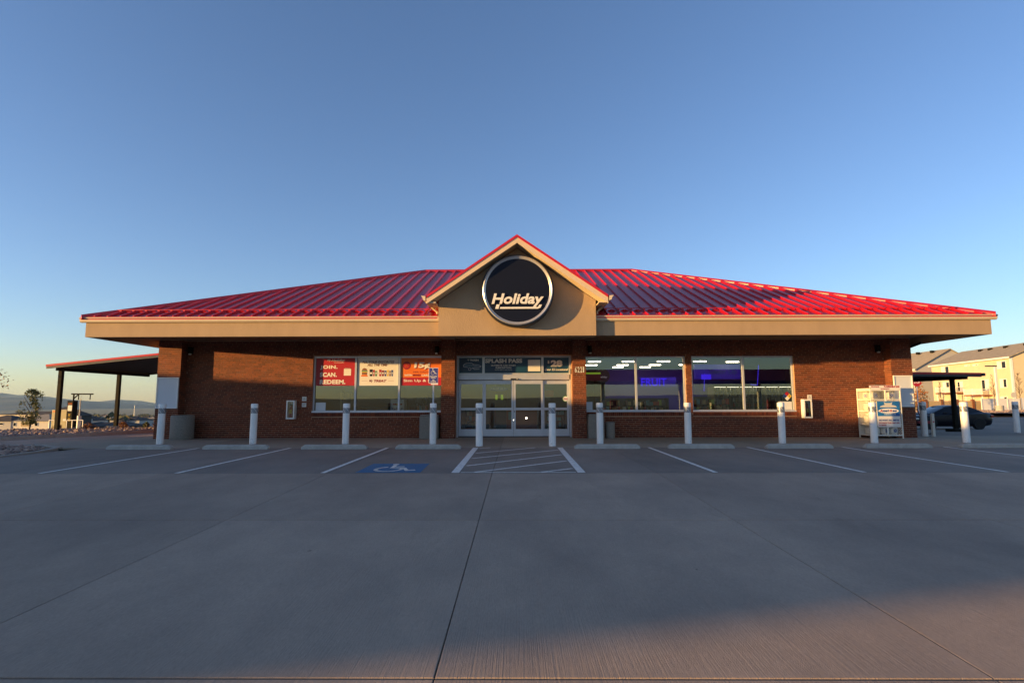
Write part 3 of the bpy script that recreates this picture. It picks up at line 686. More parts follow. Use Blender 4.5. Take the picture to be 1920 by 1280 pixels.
def shelf_unit(x0, x1, y, h, n, gm, label, d=.5):
    t = thing('store_shelf', ((x0+x1)/2, y, .02), label, 'shelf')
    b = MB(); b.box(x0, x0+.04, y, y+d, .02, h); b.box(x1-.04, x1, y, y+d, .02, h); b.box(x0+.04, x1-.04, y+d-.04, y+d, .02, h); b.build('shelf_frame', M['shelf'], t)
    g_ = MB()
    for k in range(n):
        z = .12+k*(h-.15)/n
        b = MB(); b.box(x0+.04, x1-.04, y+.02, y+d-.04, z-.02, z); b.build('shelf_board', M['shelf'], t)
        x = x0+.07
        while x < x1-.15:
            ww = rnd.uniform(.06, .13); hh = rnd.uniform(.5, .85)*(h-.15)/n
            if rnd.random() > .1: g_.box(x, x+ww, y+.05+rnd.uniform(0, .05), y+.3, z+.002, z+hh)
            x += ww+rnd.uniform(.01, .03)
    g_.build('goods', gm, t, kind='stuff'); return t
shelf_unit(3.2, 6.1, 22.6, 1.45, 5, M['goods'], 'waist-high snack shelf behind the first right-hand window')
shelf_unit(6.8, 8.6, 22.5, 1.5, 5, M['goods'], 'shelf of small packets behind the middle of the right-hand windows')
shelf_unit(1.15, 1.9, 22.2, 1.05, 4, M['chips'], 'low rack of teal packets just inside the rightmost entrance leaf')
shelf_unit(-2.1, -1.4, 23.0, 1.0, 4, M['goods'], 'low display rack inside the leftmost entrance leaf')
shelf_unit(-6.9, -5.2, 23.6, 1.15, 4, M['shelf'], 'dark counter shelf behind the window with the red poster')
shelf_unit(-4.2, -3.0, 23.2, 1.25, 4, M['goods'], 'dim shelf behind the window with the orange poster')
# drinks coolers seen at the right-hand window: upright dividers with rows of bottles
ck = thing('drinks_cooler', (9.7, 22.6, .02), 'bank of drink coolers with upright dividers and rows of bottles in the last window', 'cooler')
b = MB(); b.box(7.9, 12.6, 23.3, 23.4, .02, 1.89); b.box(7.9, 12.6, 22.6, 23.3, 1.9, 1.98); b.build('cooler_case', M['shelf'], ck)
for i in range(10):
    x = 7.9+i*.52; b = MB(); b.box(x, x+.03, 22.6, 23.3, .02, 1.9); b.build('cooler_divider', M['alum'] if False else M['box'], ck)
for i in range(9):
    b = MB(); x = 7.9+i*.52; b.box(x+.05, x+.50, 22.62, 22.66, 1.872, 1.886); b.build('cooler_lamp', M['coollamp'], ck)
    for k in range(9): b = MB(); b.box(x+.035, x+.515, 22.64, 23.25, .08+k*.2, .09+k*.2); b.build('cooler_shelf', M['shelf'], ck)
b1 = MB(); b2 = MB()
for i in range(9):
    for k in range(9):
        z = .1+k*.2
        for q in range(4):
            x = 7.97+i*.52+q*.115
            if rnd.random() < .9:
                bb = b2 if k in (4, 5) and i < 4 else b1; hh = .15
                bb.lathe([(0, z), (.026, z), (.026, z+hh*.6), (.011, z+hh*.85), (.011, z+hh), (0, z+hh)], (x, 22.68, 0), n=6)
b1.build('bottles', M['bottles'], ck, kind='stuff'); b2.build('coloured_bottles', M['bottles2'], ck, kind='stuff')
# signs inside
t = thing('round_interior_sign', (5.0, 27.0, 2.2), 'dark round sign with pale lettering hanging inside, behind the first right-hand window', 'sign')
b = MB(); b.tube((4.15, 27.0, 2.55), (4.15, 27.06, 2.55), .34, n=28); b.build('sign_disc', M['black'], t)
text('Holiday', 3.93, 4.37, 2.42, 2.54, 26.99, M['cream'], t, shear=.25, bold=.02)
t = thing('blue_light_sign', (6.4, 26.5, 1.9), 'blue glowing sign with tall letters inside, behind the second right-hand pane', 'sign')
b = MB(); b.box(5.85, 7.55, 26.6, 26.65, 2.0, 2.45); b.build('sign_board', M['inglow'], t)
text('FRUIT', 5.9, 7.1, 2.04, 2.40, 26.59, M['blueled'], t, bold=.01)
for x, z0, z1, y in ((8.05, 1.75, 3.1, 25.2), (9.75, 2.0, 3.1, 22.4), (7.8, 1.9, 2.35, 24.9)):
    pass
for i, (p, q, lab) in enumerate((((9.62, 22.5, 1.95), (9.7, 22.5, 2.75), 'thin upright blue neon tube near the right end of the last window'), ((9.35, 22.5, 1.98), (9.62, 22.5, 1.95), 'short level blue neon tube at the foot of the upright one'), ((8.05, 24.2, 1.75), (8.1, 24.2, 2.5), 'thin blue neon tube behind the mullion of the last window'))):
    b = MB(); b.tube(p, q, .012, n=6); tag(b.build('neon_tube', M['blueled']), lab, 'neon tube')
t = thing('blue_curved_fascia', (7.6, 25, 2.5), 'long blue-lit curved counter fascia with faint lettering inside the last window', 'sign')
b = MB(); b.box(7.95, 9.9, 25.0, 25.2, 2.3, 2.95); b.tube((9.9, 25.1, 2.3), (9.9, 25.1, 2.95), .1, n=16); b.build('fascia_board', M['bluepanel'], t)
text('Savor Up', 8.6, 9.8, 2.45, 2.75, 24.99, M['pblue'], t, bold=.02)
b = MB(); b.box(8.2, 8.62, 24.9, 24.95, 2.28, 2.5); tag(b.build('blue_display', M['blueled']), 'small bright blue screen at the left edge of the last window', 'screen')
bl = bpy.data.lights.new('added_blue_glow', 'AREA'); bl.energy = 20; bl.color = (.12, .06, 1); bl.size = 4.5; bl.size_y = .2; bl.shape = 'RECTANGLE'  # hidden lamp added for the blue glow, stands in for the lit signs
bo = bpy.data.objects.new('added_blue_glow', bl); COL.objects.link(bo); bo.location = (7.2, 26.2, 2.98); bo.rotation_euler = (R(20), 0, 0)
b = MB(); b.box(.8, 3.9, 26.0, 26.1, 2.58, 2.66, 0); b.box(.8, 3.9, 26.0, 26.1, 2.3, 2.56, 1); tag(b.build('counter_canopy', [M['limeled'], M['darkred']]), 'lime strip over a dark red band inside, left end of the first right-hand window', 'counter canopy')
# tall fridge and other things behind the left windows
t = thing('drink_fridge', (-4.9, 22.2, .02), 'small white drinks fridge with red lettering behind the middle left window', 'fridge')
b = MB(); b.box(-5.0, -4.46, 22.3, 22.8, .02, 1.42); b.build('fridge_body', M['whitebrd'], t)
text('Red Bull', -4.93, -4.52, .98, 1.1, 22.29, M['pblue'], t, bold=.02)
b = MB(); b.tube((-4.72, 22.298, 1.22), (-4.72, 22.292, 1.22), .05, n=16); b.build('sun_disc', M['pyellow'], t)
b = MB()
for s_ in (-1, 1): b.raw([(-4.72+s_*.04, 22.29, 1.19), (-4.72+s_*.17, 22.29, 1.20), (-4.72+s_*.20, 22.29, 1.26), (-4.72+s_*.12, 22.29, 1.25), (-4.72+s_*.05, 22.29, 1.27)], [(0, 1, 2, 3, 4)])
b.build('bull_shape', M['red'], t)
t = thing('tall_stand', (-7.0, 23, .02), 'tall narrow dark display stand behind the red poster window', 'display stand')
b = MB(); b.box(-6.95, -6.60, 22.4, 22.7, .02, 1.75); b.build('stand_body', M['shelf'], t, bevel=.04); b = MB(); b.box(-7.03, -6.97, 22.4, 22.7, .02, 1.7); b.build('stand_edge', M['box'], t)
t = thing('coffee_counter', (-3.9, 23, .02), 'dark machines on a counter behind the orange poster window', 'counter')
b = MB(); b.box(-4.6, -2.4, 24.2, 24.8, .02, 1.1); b.build('counter_body', M['wood'], t)
for i, x in enumerate((-4.2, -3.7, -3.1)): b = MB(); b.box(x-.16, x+.16, 24.25, 24.6, 1.1, 1.5+.12*(i % 2)); b.build('drink_machine', M['shelf'], t, bevel=.03)
t = thing('doorway_counter', (-.2, 24.5, .02), 'dark counter with cabinets straight behind the entrance doors', 'counter')
b = MB(); b.box(-1.2, .9, 25, 25.6, .02, 1.05); b.build('counter_body', M['wood'], t); b = MB(); b.box(-.9, -.45, 24.6, 25, .02, 2.3); b.build('dark_post', M['shelf'], t)
t = thing('door_notice', (-1.0, 21.3, 1.5), 'small dark blue oval notice on the left sliding door', 'notice')
b = MB(); b.raw([( -.68+.40*math.cos(R(a))*.9, 21.40, 1.80+.085*math.sin(R(a))) for a in range(0, 360, 20)], [tuple(range(18))]); b.build('notice_oval', M['signblue'], t)
text('PULL UP OR IN', -.98, -.40, 1.785, 1.835, 21.398, M['pwhite'], t, bold=.01)
b = MB(); b.box(-.32, -.10, 22.2, 22.21, .62, .93); tag(b.build('door_sheet', M['chips']), 'pale teal paper sheet taped inside the left sliding door', 'notice')
for x, z, lab in ((-1.42+.56, 1.42, 'left of two small lime lanterns glowing behind the left sliding door'), (-.62, 1.42, 'right of two small lime lanterns glowing behind the left sliding door')):
    b = MB(); b.box(x-.05, x+.05, 24.0, 24.05, z-.02, z+.2); tag(b.build('lime_lantern', M['limeled'], bevel=.02), lab, 'lantern')
for x, z, lab in ((.42, .62, 'small bright round lamp low behind the right sliding door'), (-.14, .55, 'small bright lamp low behind the door meeting stiles')):
    b = MB(); b.tube((x, 24.2, z), (x, 24.22, z), .035, n=12); tag(b.build('small_lamp', M['led']), lab, 'lamp')
b = MB(); b.tube((1.86, 21.40, 1.42), (1.86, 21.405, 1.42), .115, n=24); t = thing('round_door_sticker', (1.86, 21.4, 1.42), 'round pale sticker high on the rightmost entrance leaf', 'sticker'); b.build('sticker_disc', M['pgreen'], t)
b = MB(); b.tube((1.86, 21.398, 1.42), (1.86, 21.40, 1.42), .095, n=24); b.build('sticker_face', M['whitebrd'], t); text('PUSH', 1.79, 1.93, 1.39, 1.45, 21.395, M['red'], t, bold=.01)
t = thing('red_door_poster', (1.3, 21.42, 1.5), 'small red and white poster inside the rightmost entrance leaf', 'poster'); b = MB(); b.box(1.1, 1.42, 21.6, 21.604, 1.5, 1.75); b.build('poster_sheet', M['red'], t); text('Check\nIt Out', 1.12, 1.3, 1.38, 1.48, 21.598, M['pwhite'], t)
# small sheets in the windows
for x0, x1, z0, z1, lab in ((-7.52, -7.15, 1.01, 1.30, 'small blank white paper in the bottom left corner of the red poster window'), (2.6, 2.83, 1.01, 1.30, 'small white notice in the bottom left corner of the first right-hand window'), (9.75, 10.24, 1.01, 1.30, 'plain white paper in the bottom right corner of the last window')):
    b = MB(); b.box(x0, x1, 21.045, 21.05, z0, z1); tag(b.build('paper_notice', M['whitebrd']), lab, 'paper notice')
t = thing('hazard_diamond', (10.0, 21.03, 1.45), 'four-colour hazard diamond on the glass at the right end of the last window', 'hazard sign')
for dx, dz, mm, ch in ((0, .085, 'red', '2'), (-.085, 0, 'pblue', '1'), (.085, 0, 'pyellow', '0'), (0, -.085, 'pwhite', '')):
    b = MB(); cx, cz = 10.08+dx, 1.50+dz; s_ = .083; b.prism([(cx-s_, cz), (cx, cz-s_), (cx+s_, cz), (cx, cz+s_)], 'y', 21.040, 21.048); q = b.build('diamond_quarter', M[mm], t)
    if ch: text(ch, cx-.02, cx+.02, cz-.03, cz+.03, 21.038, M['black'], q, name='numeral')

# ------------------------------------------------------------------ window posters
def sheet_poster(nm, x0, x1, z0, z1, y, m, label):
    t = thing(nm, ((x0+x1)/2, y, z0), label, 'poster'); b = MB(); b.box(x0, x1, y, y+.006, z0, z1); b.build('poster_sheet', m, t); return t
py = 21.04; TY = py-.001
t = sheet_poster('red_poster', -7.55, -6.09, 1.93, 2.965, py, M['red'], 'red window poster reading JOIN. SCAN. REDEEM.')
text('Holiday', -6.98, -6.46, 2.82, 2.93, TY, M['pwhite'], t, shear=.3, bold=.03); text('My', -7.14, -7.0, 2.83, 2.93, TY, M['pwhite'], t, shear=.3, bold=.01)
b = MB(); b.box(-6.88, -6.5, TY-.002, TY, 2.79, 2.80); b.build('underline', M['pwhite'], t)
for s_, xw, zb in (('JOIN.', .66, 2.53), ('SCAN.', .64, 2.26), ('REDEEM.', .97, 1.985)):
    text(s_, -7.40, -7.40+xw, zb, zb+.165, TY, M['pwhite'], t, bold=.045, spacing=1.06)
b = MB(); b.prism([(-6.50, 2.31), (-6.23, 2.31), (-6.23, 2.56), (-6.50, 2.56)], 'y', TY-.002, TY); b.build('label_square', M['pwhite'], t)
text('DOWNLOAD', -6.47, -6.27, 2.565, 2.595, TY, M['pwhite'], t)
t = sheet_poster('treat_poster', -5.985, -4.45, 1.93, 2.965, py, M['pwhite'], 'cream window poster reading ALL YOUR FAVORITES ALL THE TIME, My TREAT')
text('ALL YOUR FAVORITES', -5.83, -4.6, 2.77, 2.86, TY, M['brown'], t, bold=.03, shear=.25); text('ALL THE TIME', -5.62, -4.85, 2.66, 2.75, TY, M['brown'], t, bold=.03, shear=.25)
text('My', -5.54, -5.40, 2.04, 2.16, TY, M['darkred'], t, shear=.3, bold=.01); text('TREAT', -5.36, -4.88, 2.06, 2.15, TY, M['darkred'], t, bold=.045, shear=.2)
b = MB(); b.box(-5.82, -5.6, TY-.002, TY, 2.105, 2.113); b.box(-4.82, -4.6, TY-.002, TY, 2.105, 2.113); b.build('rule_line', M['darkred'], t)
def flat(name, pts, m, parent, dy=0): b = MB(); b.prism(pts, 'y', TY-.002-dy, TY-dy); return b.build(name, m, parent)
flat('printed_bun', [(-5.72+.10*math.cos(R(a)), 2.50+.085*math.sin(R(a))) for a in range(0, 181, 20)], M['brown'], t)
flat('printed_filling', [(-5.83, 2.45), (-5.61, 2.45), (-5.61, 2.49), (-5.83, 2.49)], M['pgreen'], t); flat('printed_patty', [(-5.82, 2.42), (-5.62, 2.42), (-5.62, 2.45), (-5.82, 2.45)], M['pyellow'], t)
flat('printed_bun', [(-5.82, 2.35), (-5.62, 2.35), (-5.62, 2.42), (-5.82, 2.42)], M['brown'], t)
flat('printed_fries', [(-5.86, 2.27), (-5.58, 2.27), (-5.64, 2.35), (-5.82, 2.34)], M['orange'], t)
for i, (xa, xb, za, zb, mm) in enumerate(((-5.53, -5.41, 2.28, 2.54, 'black'), (-5.40, -5.33, 2.28, 2.52, 'red'), (-5.32, -5.24, 2.28, 2.48, 'pgreen'), (-5.17, -5.08, 2.28, 2.53, 'red'), (-5.07, -4.98, 2.28, 2.50, 'darkred'), (-4.97, -4.89, 2.28, 2.49, 'signblue'), (-4.88, -4.80, 2.28, 2.51, 'pyellow'), (-4.79, -4.72, 2.28, 2.48, 'brown'), (-4.71, -4.64, 2.28, 2.51, 'pblue'))):
    flat('printed_pack', [(xa+.01, za), (xb-.01, za), (xb, zb), (xa, zb)], M[mm], t); flat('pack_label', [(xa+.02, za+.08), (xb-.02, za+.08), (xb-.02, za+.15), (xa+.02, za+.15)], M['pwhite'], t, .003)
flat('printed_cross', [(-5.225, 2.38), (-5.185, 2.38), (-5.185, 2.39), (-5.225, 2.39)], M['black'], t)
t = sheet_poster('orange_poster', -4.34, -2.77, 1.93, 2.965, py, M['orange'], 'orange and red window poster reading 15¢ PER GALLON, Sign Up & Save')
flat('red_panel', [(-4.34, 1.93), (-2.77, 1.93), (-2.77, 2.23), (-4.34, 2.23)], M['red'], t, .001)
text('SAVE', -3.72, -3.47, 2.86, 2.91, TY-.003, M['darkred'], t, bold=.02)
text('15¢', -3.83, -3.20, 2.51, 2.77, TY-.001, M['darkred'], t, bold=.05, shear=.1); text('15¢', -3.86, -3.23, 2.54, 2.80, TY-.004, M['pwhite'], t, bold=.05, shear=.1)
text('PER GALLON', -3.88, -3.12, 2.41, 2.46, TY-.001, M['darkred'], t, bold=.01)
text('WITH', -4.22, -3.92, 2.28, 2.35, TY-.002, M['pwhite'], t, bold=.04); text('MYHED', -3.89, -3.6, 2.28, 2.35, TY-.002, M['darkred'], t, bold=.04); text('CARD*', -3.57, -3.2, 2.28, 2.35, TY-.002, M['pwhite'], t, bold=.04)
text('Sign Up & Save', -4.24, -2.95, 2.04, 2.16, TY-.004, M['pwhite'], t, bold=.02)
flat('round_badge', [(-4.13+.15*math.cos(R(a)), 2.68+.15*math.sin(R(a))) for a in range(0, 360, 15)], M['darkred'], t); flat('badge_ring', [(-4.13+.12*math.cos(R(a)), 2.68+.12*math.sin(R(a))) for a in range(0, 360, 15)], M['red'], t, .002)
text('SAVE ON\nEVERY\nGALLON', -4.22, -4.04, 2.61, 2.75, TY-.005, M['orange'], t)
# teal car wash banners over the doors
py = 21.395; TY = py-.001
t = sheet_poster('wash_banner', -2.19, -1.31, 2.41, 2.99, py, M['teal'], 'teal banner with a white car drawing over the left door leaf')
text('WASH', -1.78, -1.45, 2.86, 2.94, TY, M['pwhite'], t, bold=.045); text('My', -1.88, -1.80, 2.86, 2.94, TY, M['pwhite'], t, shear=.3)
carl = [[(-2.03, 2.70), (-1.98, 2.76), (-1.88, 2.79), (-1.72, 2.79), (-1.62, 2.73), (-1.46, 2.71), (-1.35, 2.67), (-1.40, 2.63), (-1.60, 2.62), (-1.72, 2.58)], [(-2.03, 2.70), (-2.02, 2.65), (-1.86, 2.62)], [(-1.98, 2.71), (-1.62, 2.73)], [(-1.70, 2.60), (-1.60, 2.55), (-1.42, 2.56)], arc(-1.79, 2.56, .05, 0, 360, 12)]
strokes([[tuple(p) for p in l] for l in carl], .014, lambda p: (p.x, TY-.001, p.y), t, M['stripew'], 'car_drawing')
flat('car_drawing_body', [(-2.0, 2.68), (-1.95, 2.74), (-1.74, 2.76), (-1.64, 2.71), (-1.45, 2.69), (-1.62, 2.64), (-1.9, 2.64)], mat('drawing_tone', (.12, .2, .26), .5), t)
t = sheet_poster('splash_banner', -1.21, .94, 2.41, 2.99, py, M['teal'], 'long teal banner reading SPLASH PASS over the middle doors')
text('SPLASH PASS', -1.20, .22, 2.79, 2.95, TY, M['pwhite'], t, bold=.05); text('ULTIMATE CAR WASH', -.97, -.04, 2.665, 2.73, TY, M['pwhite'], t, bold=.03); text('SUBSCRIPTION', -.8, -.2, 2.58, 2.64, TY, M['pwhite'], t, bold=.03); text('WITH FAST 5 VACUUMS', -.83, -.17, 2.51, 2.55, TY, M['pwhite'], t)
flat('pale_square', [(.44, 2.47), (.91, 2.47), (.91, 2.91), (.44, 2.91)], M['pwhite'], t)
t = sheet_poster('price_banner', 1.04, 1.99, 2.41, 2.99, py, M['teal'], 'teal banner reading $28 Over 55 Locations! over the right door leaf')
text('$', 1.19, 1.26, 2.76, 2.88, TY, M['pwhite'], t, bold=.02); text('28', 1.31, 1.76, 2.64, 2.89, TY, M['pwhite'], t, bold=.06); text('Over 55 Locations!', 1.08, 1.97, 2.49, 2.58, TY, M['pwhite'], t, bold=.02, shear=.2)
# house number on the right-hand entrance pier
t = thing('house_number', (2.3, YC, 2.4), 'white numerals 6221 on the brick pier right of the entrance', 'house number')
for i, ch in enumerate('6221'): text(ch, 2.135+i*.098, 2.21+i*.098-(.03 if ch == '1' else 0), 2.37, 2.58, YC-.006, M['vinyl'], t, name='numeral', bold=.015, depth=.006)
b = MB(); b.box(2.0, 2.035, 20.75, 20.79, 2.33, 2.52); tag(b.build('door_buzzer', M['dark'], bevel=.004), 'slim dark box on the reveal of the pier beside the numerals', 'wall box')

# ------------------------------------------------------------------ round sign on the gable (the mascot of the original is left out)
SX, SZ, SR = .045, 4.725, 1.125
t = thing('round_sign', (SX, GY, SZ), 'big round navy sign with a silver ring and the word Holiday on the gable', 'sign')
def discy(b, r0, y0_, r1, y1_, n=72):
    v = [(SX+r0*math.cos(2*math.pi*i/n), y0_, SZ+r0*math.sin(2*math.pi*i/n)) for i in range(n)]+[(SX+r1*math.cos(2*math.pi*i/n), y1_, SZ+r1*math.sin(2*math.pi*i/n)) for i in range(n)]
    b.raw(v, [(i, (i+1) % n, n+(i+1) % n, n+i) for i in range(n)])
b = MB(); discy(b, SR, GY, SR, 17.0); discy(b, SR, 17.0, SR-.012, 16.985); discy(b, SR-.012, 16.985, SR-.05, 16.985); b.build('sign_cabinet', M['black'], t, smooth=True)
b = MB(); prof = [(SR-.045, 16.99), (SR-.05, 16.955), (SR-.075, 16.94), (SR-.10, 16.955), (SR-.105, 16.975), (SR-.125, 16.968), (SR-.145, 16.98)]
for p, q in zip(prof, prof[1:]): discy(b, p[0], p[1], q[0], q[1])
b.build('sign_ring', M['silver'], t, smooth=True)
b = MB(); n = 64; b.raw([(SX+(SR-.13)*math.cos(2*math.pi*i/n), 16.975, SZ+(SR-.13)*math.sin(2*math.pi*i/n)) for i in range(n)], [tuple(range(n))]); b.build('sign_face', M['navy'], t)
text('Holiday', SX-.80, SX+.80, SZ-.53, SZ-.11, 16.972, M['cream'], t, name='raised_letters', bold=.03, shear=.22, depth=.05)
b = MB(); b.prism([(SX-.55, SZ-.585), (SX+.62, SZ-.585), (SX+.70, SZ-.55), (SX+.74, SZ-.46), (SX+.66, SZ-.46), (SX+.62, SZ-.53), (SX-.535, SZ-.53)], 'y', 16.922, 16.972); b.prism([(SX-.69, SZ-.585), (SX-.59, SZ-.585), (SX-.55, SZ-.45), (SX-.65, SZ-.45)], 'y', 16.922, 16.972); b.build('raised_underline', M['cream'], t)

# ------------------------------------------------------------------ wall lights, boards, boxes, bins
def walllight(x, lab):
    t = thing('wall_light', (x, YW, 3.25), lab, 'wall light')
    b = MB(); b.box(x-.07, x+.07, YW-.03, YW, 3.12, 3.38); b.build('back_plate', M['dark'], t, bevel=.005)
    b = MB(); b.tube((x, YW-.11, 3.13), (x, YW-.11, 3.37), .07, n=14); b.build('lamp_body', M['dark'], t, smooth=True)
    b = MB(); b.tube((x, YW-.11, 3.09), (x, YW-.11, 3.13), .055, n=14); b.build('lens', M['silver'], t)
for x, lab in ((-12.22, 'wall light beside the far left brick pier, catching the sun'), (-2.98, 'dark wall light just left of the left entrance pier'), (2.74, 'dark wall light just right of the pier numbered 6221'), (13.42, 'dark wall light beside the far right brick pier')): walllight(x, lab)
def board(x0, x1, lab):
    t = thing('notice_board', ((x0+x1)/2, YC, 1.1), lab, 'notice board'); y = YC-.05
    b = MB(); b.box(x0+.03, x1-.03, y+.02, YC-.003, 1.13, 2.2); b.build('board_panel', M['whitebrd'], t)
    b = MB(); b.box(x0, x0+.03, y, YC-.003, 1.1, 2.23); b.box(x1-.03, x1, y, YC-.003, 1.1, 2.23); b.box(x0+.03, x1-.03, y, YC-.003, 1.1, 1.13); b.box(x0+.03, x1-.03, y, YC-.003, 2.2, 2.23); b.build('board_frame', M['white'], t)
board(-13.17, -12.38, 'blank white framed board on the far left brick pier'); board(13.68, 14.36, 'blank white framed board on the far right brick pier behind the gas cage')
def extinguisher(x0, x1, lab):
    t = thing('extinguisher_cabinet', ((x0+x1)/2, YW, .7), lab, 'extinguisher cabinet'); y = YW-.2
    b = MB(); f = .045
    b.box(x0, x1, YW-.02, YW-.003, .70, 1.38); b.box(x0, x0+.02, y, YW-.02, .70, 1.38); b.box(x1-.02, x1, y, YW-.02, .70, 1.38); b.box(x0+.02, x1-.02, y, YW-.02, .70, .72); b.box(x0+.02, x1-.02, y, YW-.02, 1.36, 1.38)
    b.box(x0, x0+f, y-.012, y, .70, 1.38); b.box(x1-f, x1, y-.012, y, .70, 1.38); b.box(x0+f, x1-f, y-.012, y, .70, .75); b.box(x0+f, x1-f, y-.012, y, 1.33, 1.38); b.build('cabinet_box', M['white'], t)
    cx = (x0+x1)/2
    b = MB(); b.lathe([(0, .76), (.06, .76), (.065, .8), (.065, 1.08), (.03, 1.16), (.03, 1.2), (0, 1.2)], (cx, y+.09, 0), n=14); b.build('extinguisher_body', M['red'], t, smooth=True)
    b = MB(); b.box(cx-.05, cx+.03, y+.07, y+.11, 1.2, 1.25); b.box(cx+.03, cx+.05, y+.08, y+.10, .95, 1.22); b.build('extinguisher_valve', M['black'], t)
    b = MB(); b.box(cx-.045, cx+.045, y+.018, y+.022, .9, 1.05); b.build('extinguisher_label', M['pyellow'], t)
    b = MB(); b.face([(x0+f, y-.004, .75), (x1-f, y-.004, .75), (x1-f, y-.004, 1.33), (x0+f, y-.004, 1.33)]); b.build('cabinet_window', M['glass'], t)
extinguisher(-8.48, -8.18, 'white fire extinguisher cabinet on the brick wall left of the poster windows'); extinguisher(10.50, 10.80, 'white fire extinguisher cabinet on the sunlit brick wall right of the last window')
for x0, x1, z0, z1, ln, lab in ((-7.98, -7.82, 1.36, 1.52, 'NO\nSMOKING', 'upper of two small square notices left of the red poster window'), (-7.98, -7.82, 1.14, 1.29, 'EXT', 'lower of two small square notices left of the red poster window'), (10.75, 10.91, 1.39, 1.54, 'NO\nSMOKING', 'upper of two small notices on the wall right of the last window'), (10.78, 10.92, 1.13, 1.27, 'EXT', 'lower of two small notices, half shaded by the right extinguisher cabinet')):
    t = thing('small_notice', (x0, YW, z0), lab, 'notice'); b = MB(); b.box(x0, x1, YW-.012, YW-.003, z0, z1); b.build('notice_plate', M['pwhite'], t); text(ln, x0+.03, x1-.03, z0+.04, z1-.04, YW-.013, M['black'], t)
# bins
t = thing('round_bin', (-12.05, 20.35, 0), 'large squat round aggregate bin beside the far left pier', 'bin')
b = MB(); b.lathe([(0, .0), (.37, .0), (.385, .03), (.385, .82), (.36, .86), (.33, .86), (.33, .7), (0, .7)], (-12.05, 20.30, 0), n=40); b.build('bin_body', M['agg'], t, smooth=True)
b = MB(); b.tube((-12.05, 20.3, .70), (-12.05, 20.3, .71), .32, n=24); b.build('bin_liner', M['black'], t)
for x0, x1, lab in ((-3.49, -2.83, 'tall square aggregate bin beside the left entrance pier'), (2.57, 3.14, 'tall square aggregate bin just right of the pier numbered 6221')):
    t = thing('square_bin', ((x0+x1)/2, 20.5, 0), lab, 'bin'); b = MB(); b.box(x0, x1, 20.25, 20.84, 0, .80); b.build('bin_body', M['agg'], t, bevel=.02)
    b = MB(); b.box(x0+.02, x1-.02, 20.27, 20.82, .80, .86); b.build('bin_lid', M['agg'], t, bevel=.02); b = MB(); b.box(x0+.12, x1-.12, 20.4, 20.7, .861, .868); b.build('bin_opening', M['black'], t)
t = thing('small_bin', (3.4, 20.5, 0), 'small round aggregate ash bin beside the square bin right of the entrance', 'bin')
b = MB(); b.lathe([(0, 0), (.16, 0), (.17, .02), (.17, .56), (.15, .58), (.13, .58), (.13, .5), (0, .5)], (3.38, 20.5, 0), n=28); b.build('bin_body', M['agg'], t, smooth=True)

# ------------------------------------------------------------------ bollards, wheel stops, sign post
def bollard(h=1.275, r=.105):
    t = thing('bollard', (0, 0, 0))
    b = MB(); b.lathe([(r, 0), (r, h-.13), (r*1.03, h-.128), (r*1.03, h-.03), (r*.93, h-.006), (r*.6, h), (0, h)], n=28); s1 = b.build('bollard_sleeve', M['white'], t, smooth=True)
    b = MB(); b.lathe([(r+.003, h-.31), (r+.003, h-.14)], n=28); s2 = b.build('reflective_band', M['reflect'], t, smooth=True)
    b = MB()
    for k in range(5):
        a0 = 2*math.pi*k/5
        for q in range(6):
            f0, f1 = q/6, (q+1)/6; V = []
            for f, d in ((f0, 0), (f0, .10), (f1, .10), (f1, 0)):
                a = a0-f*1.25+d*1.2; V.append(((r+.005)*math.cos(a), (r+.005)*math.sin(a), h-.31+f*.17))
            b.face(V)
    s3 = b.build('band_stripe', M['stripew'], s2); return t
B0 = bollard(); KIDS = {}
BP = [(-11.36, 17.98, 'bollard in front of the far left brick pier'), (-8.39, 17.98, 'bollard between the far left bin and the extinguisher cabinet'), (-5.43, 17.95, 'bollard in front of the red and cream posters'),
      (-2.65, 17.9, 'bollard carrying the wheelchair sign post'), (-1.12, 16.98, 'bollard before the left entrance doors at the head of the hatched aisle'), (1.065, 16.95, 'bollard before the right entrance doors at the head of the hatched aisle'),
      (2.62, 17.85, 'bollard in front of the square bin right of the entrance'), (5.40, 17.9, 'bollard in front of the brick strip between the right windows'), (8.37, 17.95, 'bollard in front of the hazard diamond'),
      (11.27, 17.97, 'bollard in front of the gas bottle cage'), (14.22, 18.05, 'bollard in front of the right side canopy post'), (15.25, 21.3, 'shaded bollard between the far right pier and the black car'), (20.62, 23.5, 'bollard cut by the right edge of the picture')]
for i, (x, y, lab) in enumerate(BP):
    if i == 0: B0.location = (x, y, 0); tag(B0, 'white '+lab, 'bollard', 'white bollards along the shop front'); o = B0
    else: o = copy_tree(B0, (x, y, 0), 'white '+lab)
    o.rotation_euler = (R(rnd.uniform(-.4, .4)), R(rnd.uniform(-.4, .4)), rnd.uniform(0, 6))
b = MB(); L2 = .92; w2 = .085
prof = [(-.10, 0), (.10, 0), (.085, .09), (.06, .125), (-.06, .125), (-.085, .09)]
b.raw([(-L2, p[0], p[1]) for p in prof]+[(-L2+.07, p[0]*.95, p[1]) for p in prof]+[(L2-.07, p[0]*.95, p[1]) for p in prof]+[(L2, p[0], p[1]) for p in prof], [])
V = []
for x, k in ((-L2, .0), (-L2+.09, 1), (L2-.09, 1), (L2, 0)):
    for p in prof: V.append((x, p[0], p[1] if k or p[1] < .05 else .03+p[1]*.3))
b = MB(); n = len(prof); b.raw(V, [(i*n+j, i*n+(j+1) % n, (i+1)*n+(j+1) % n, (i+1)*n+j) for i in range(3) for j in range(n)]+[tuple(range(n))[::-1], tuple(range(3*n, 4*n))])
ws = b.build('wheel_stop', M['stop'], bevel=.008)
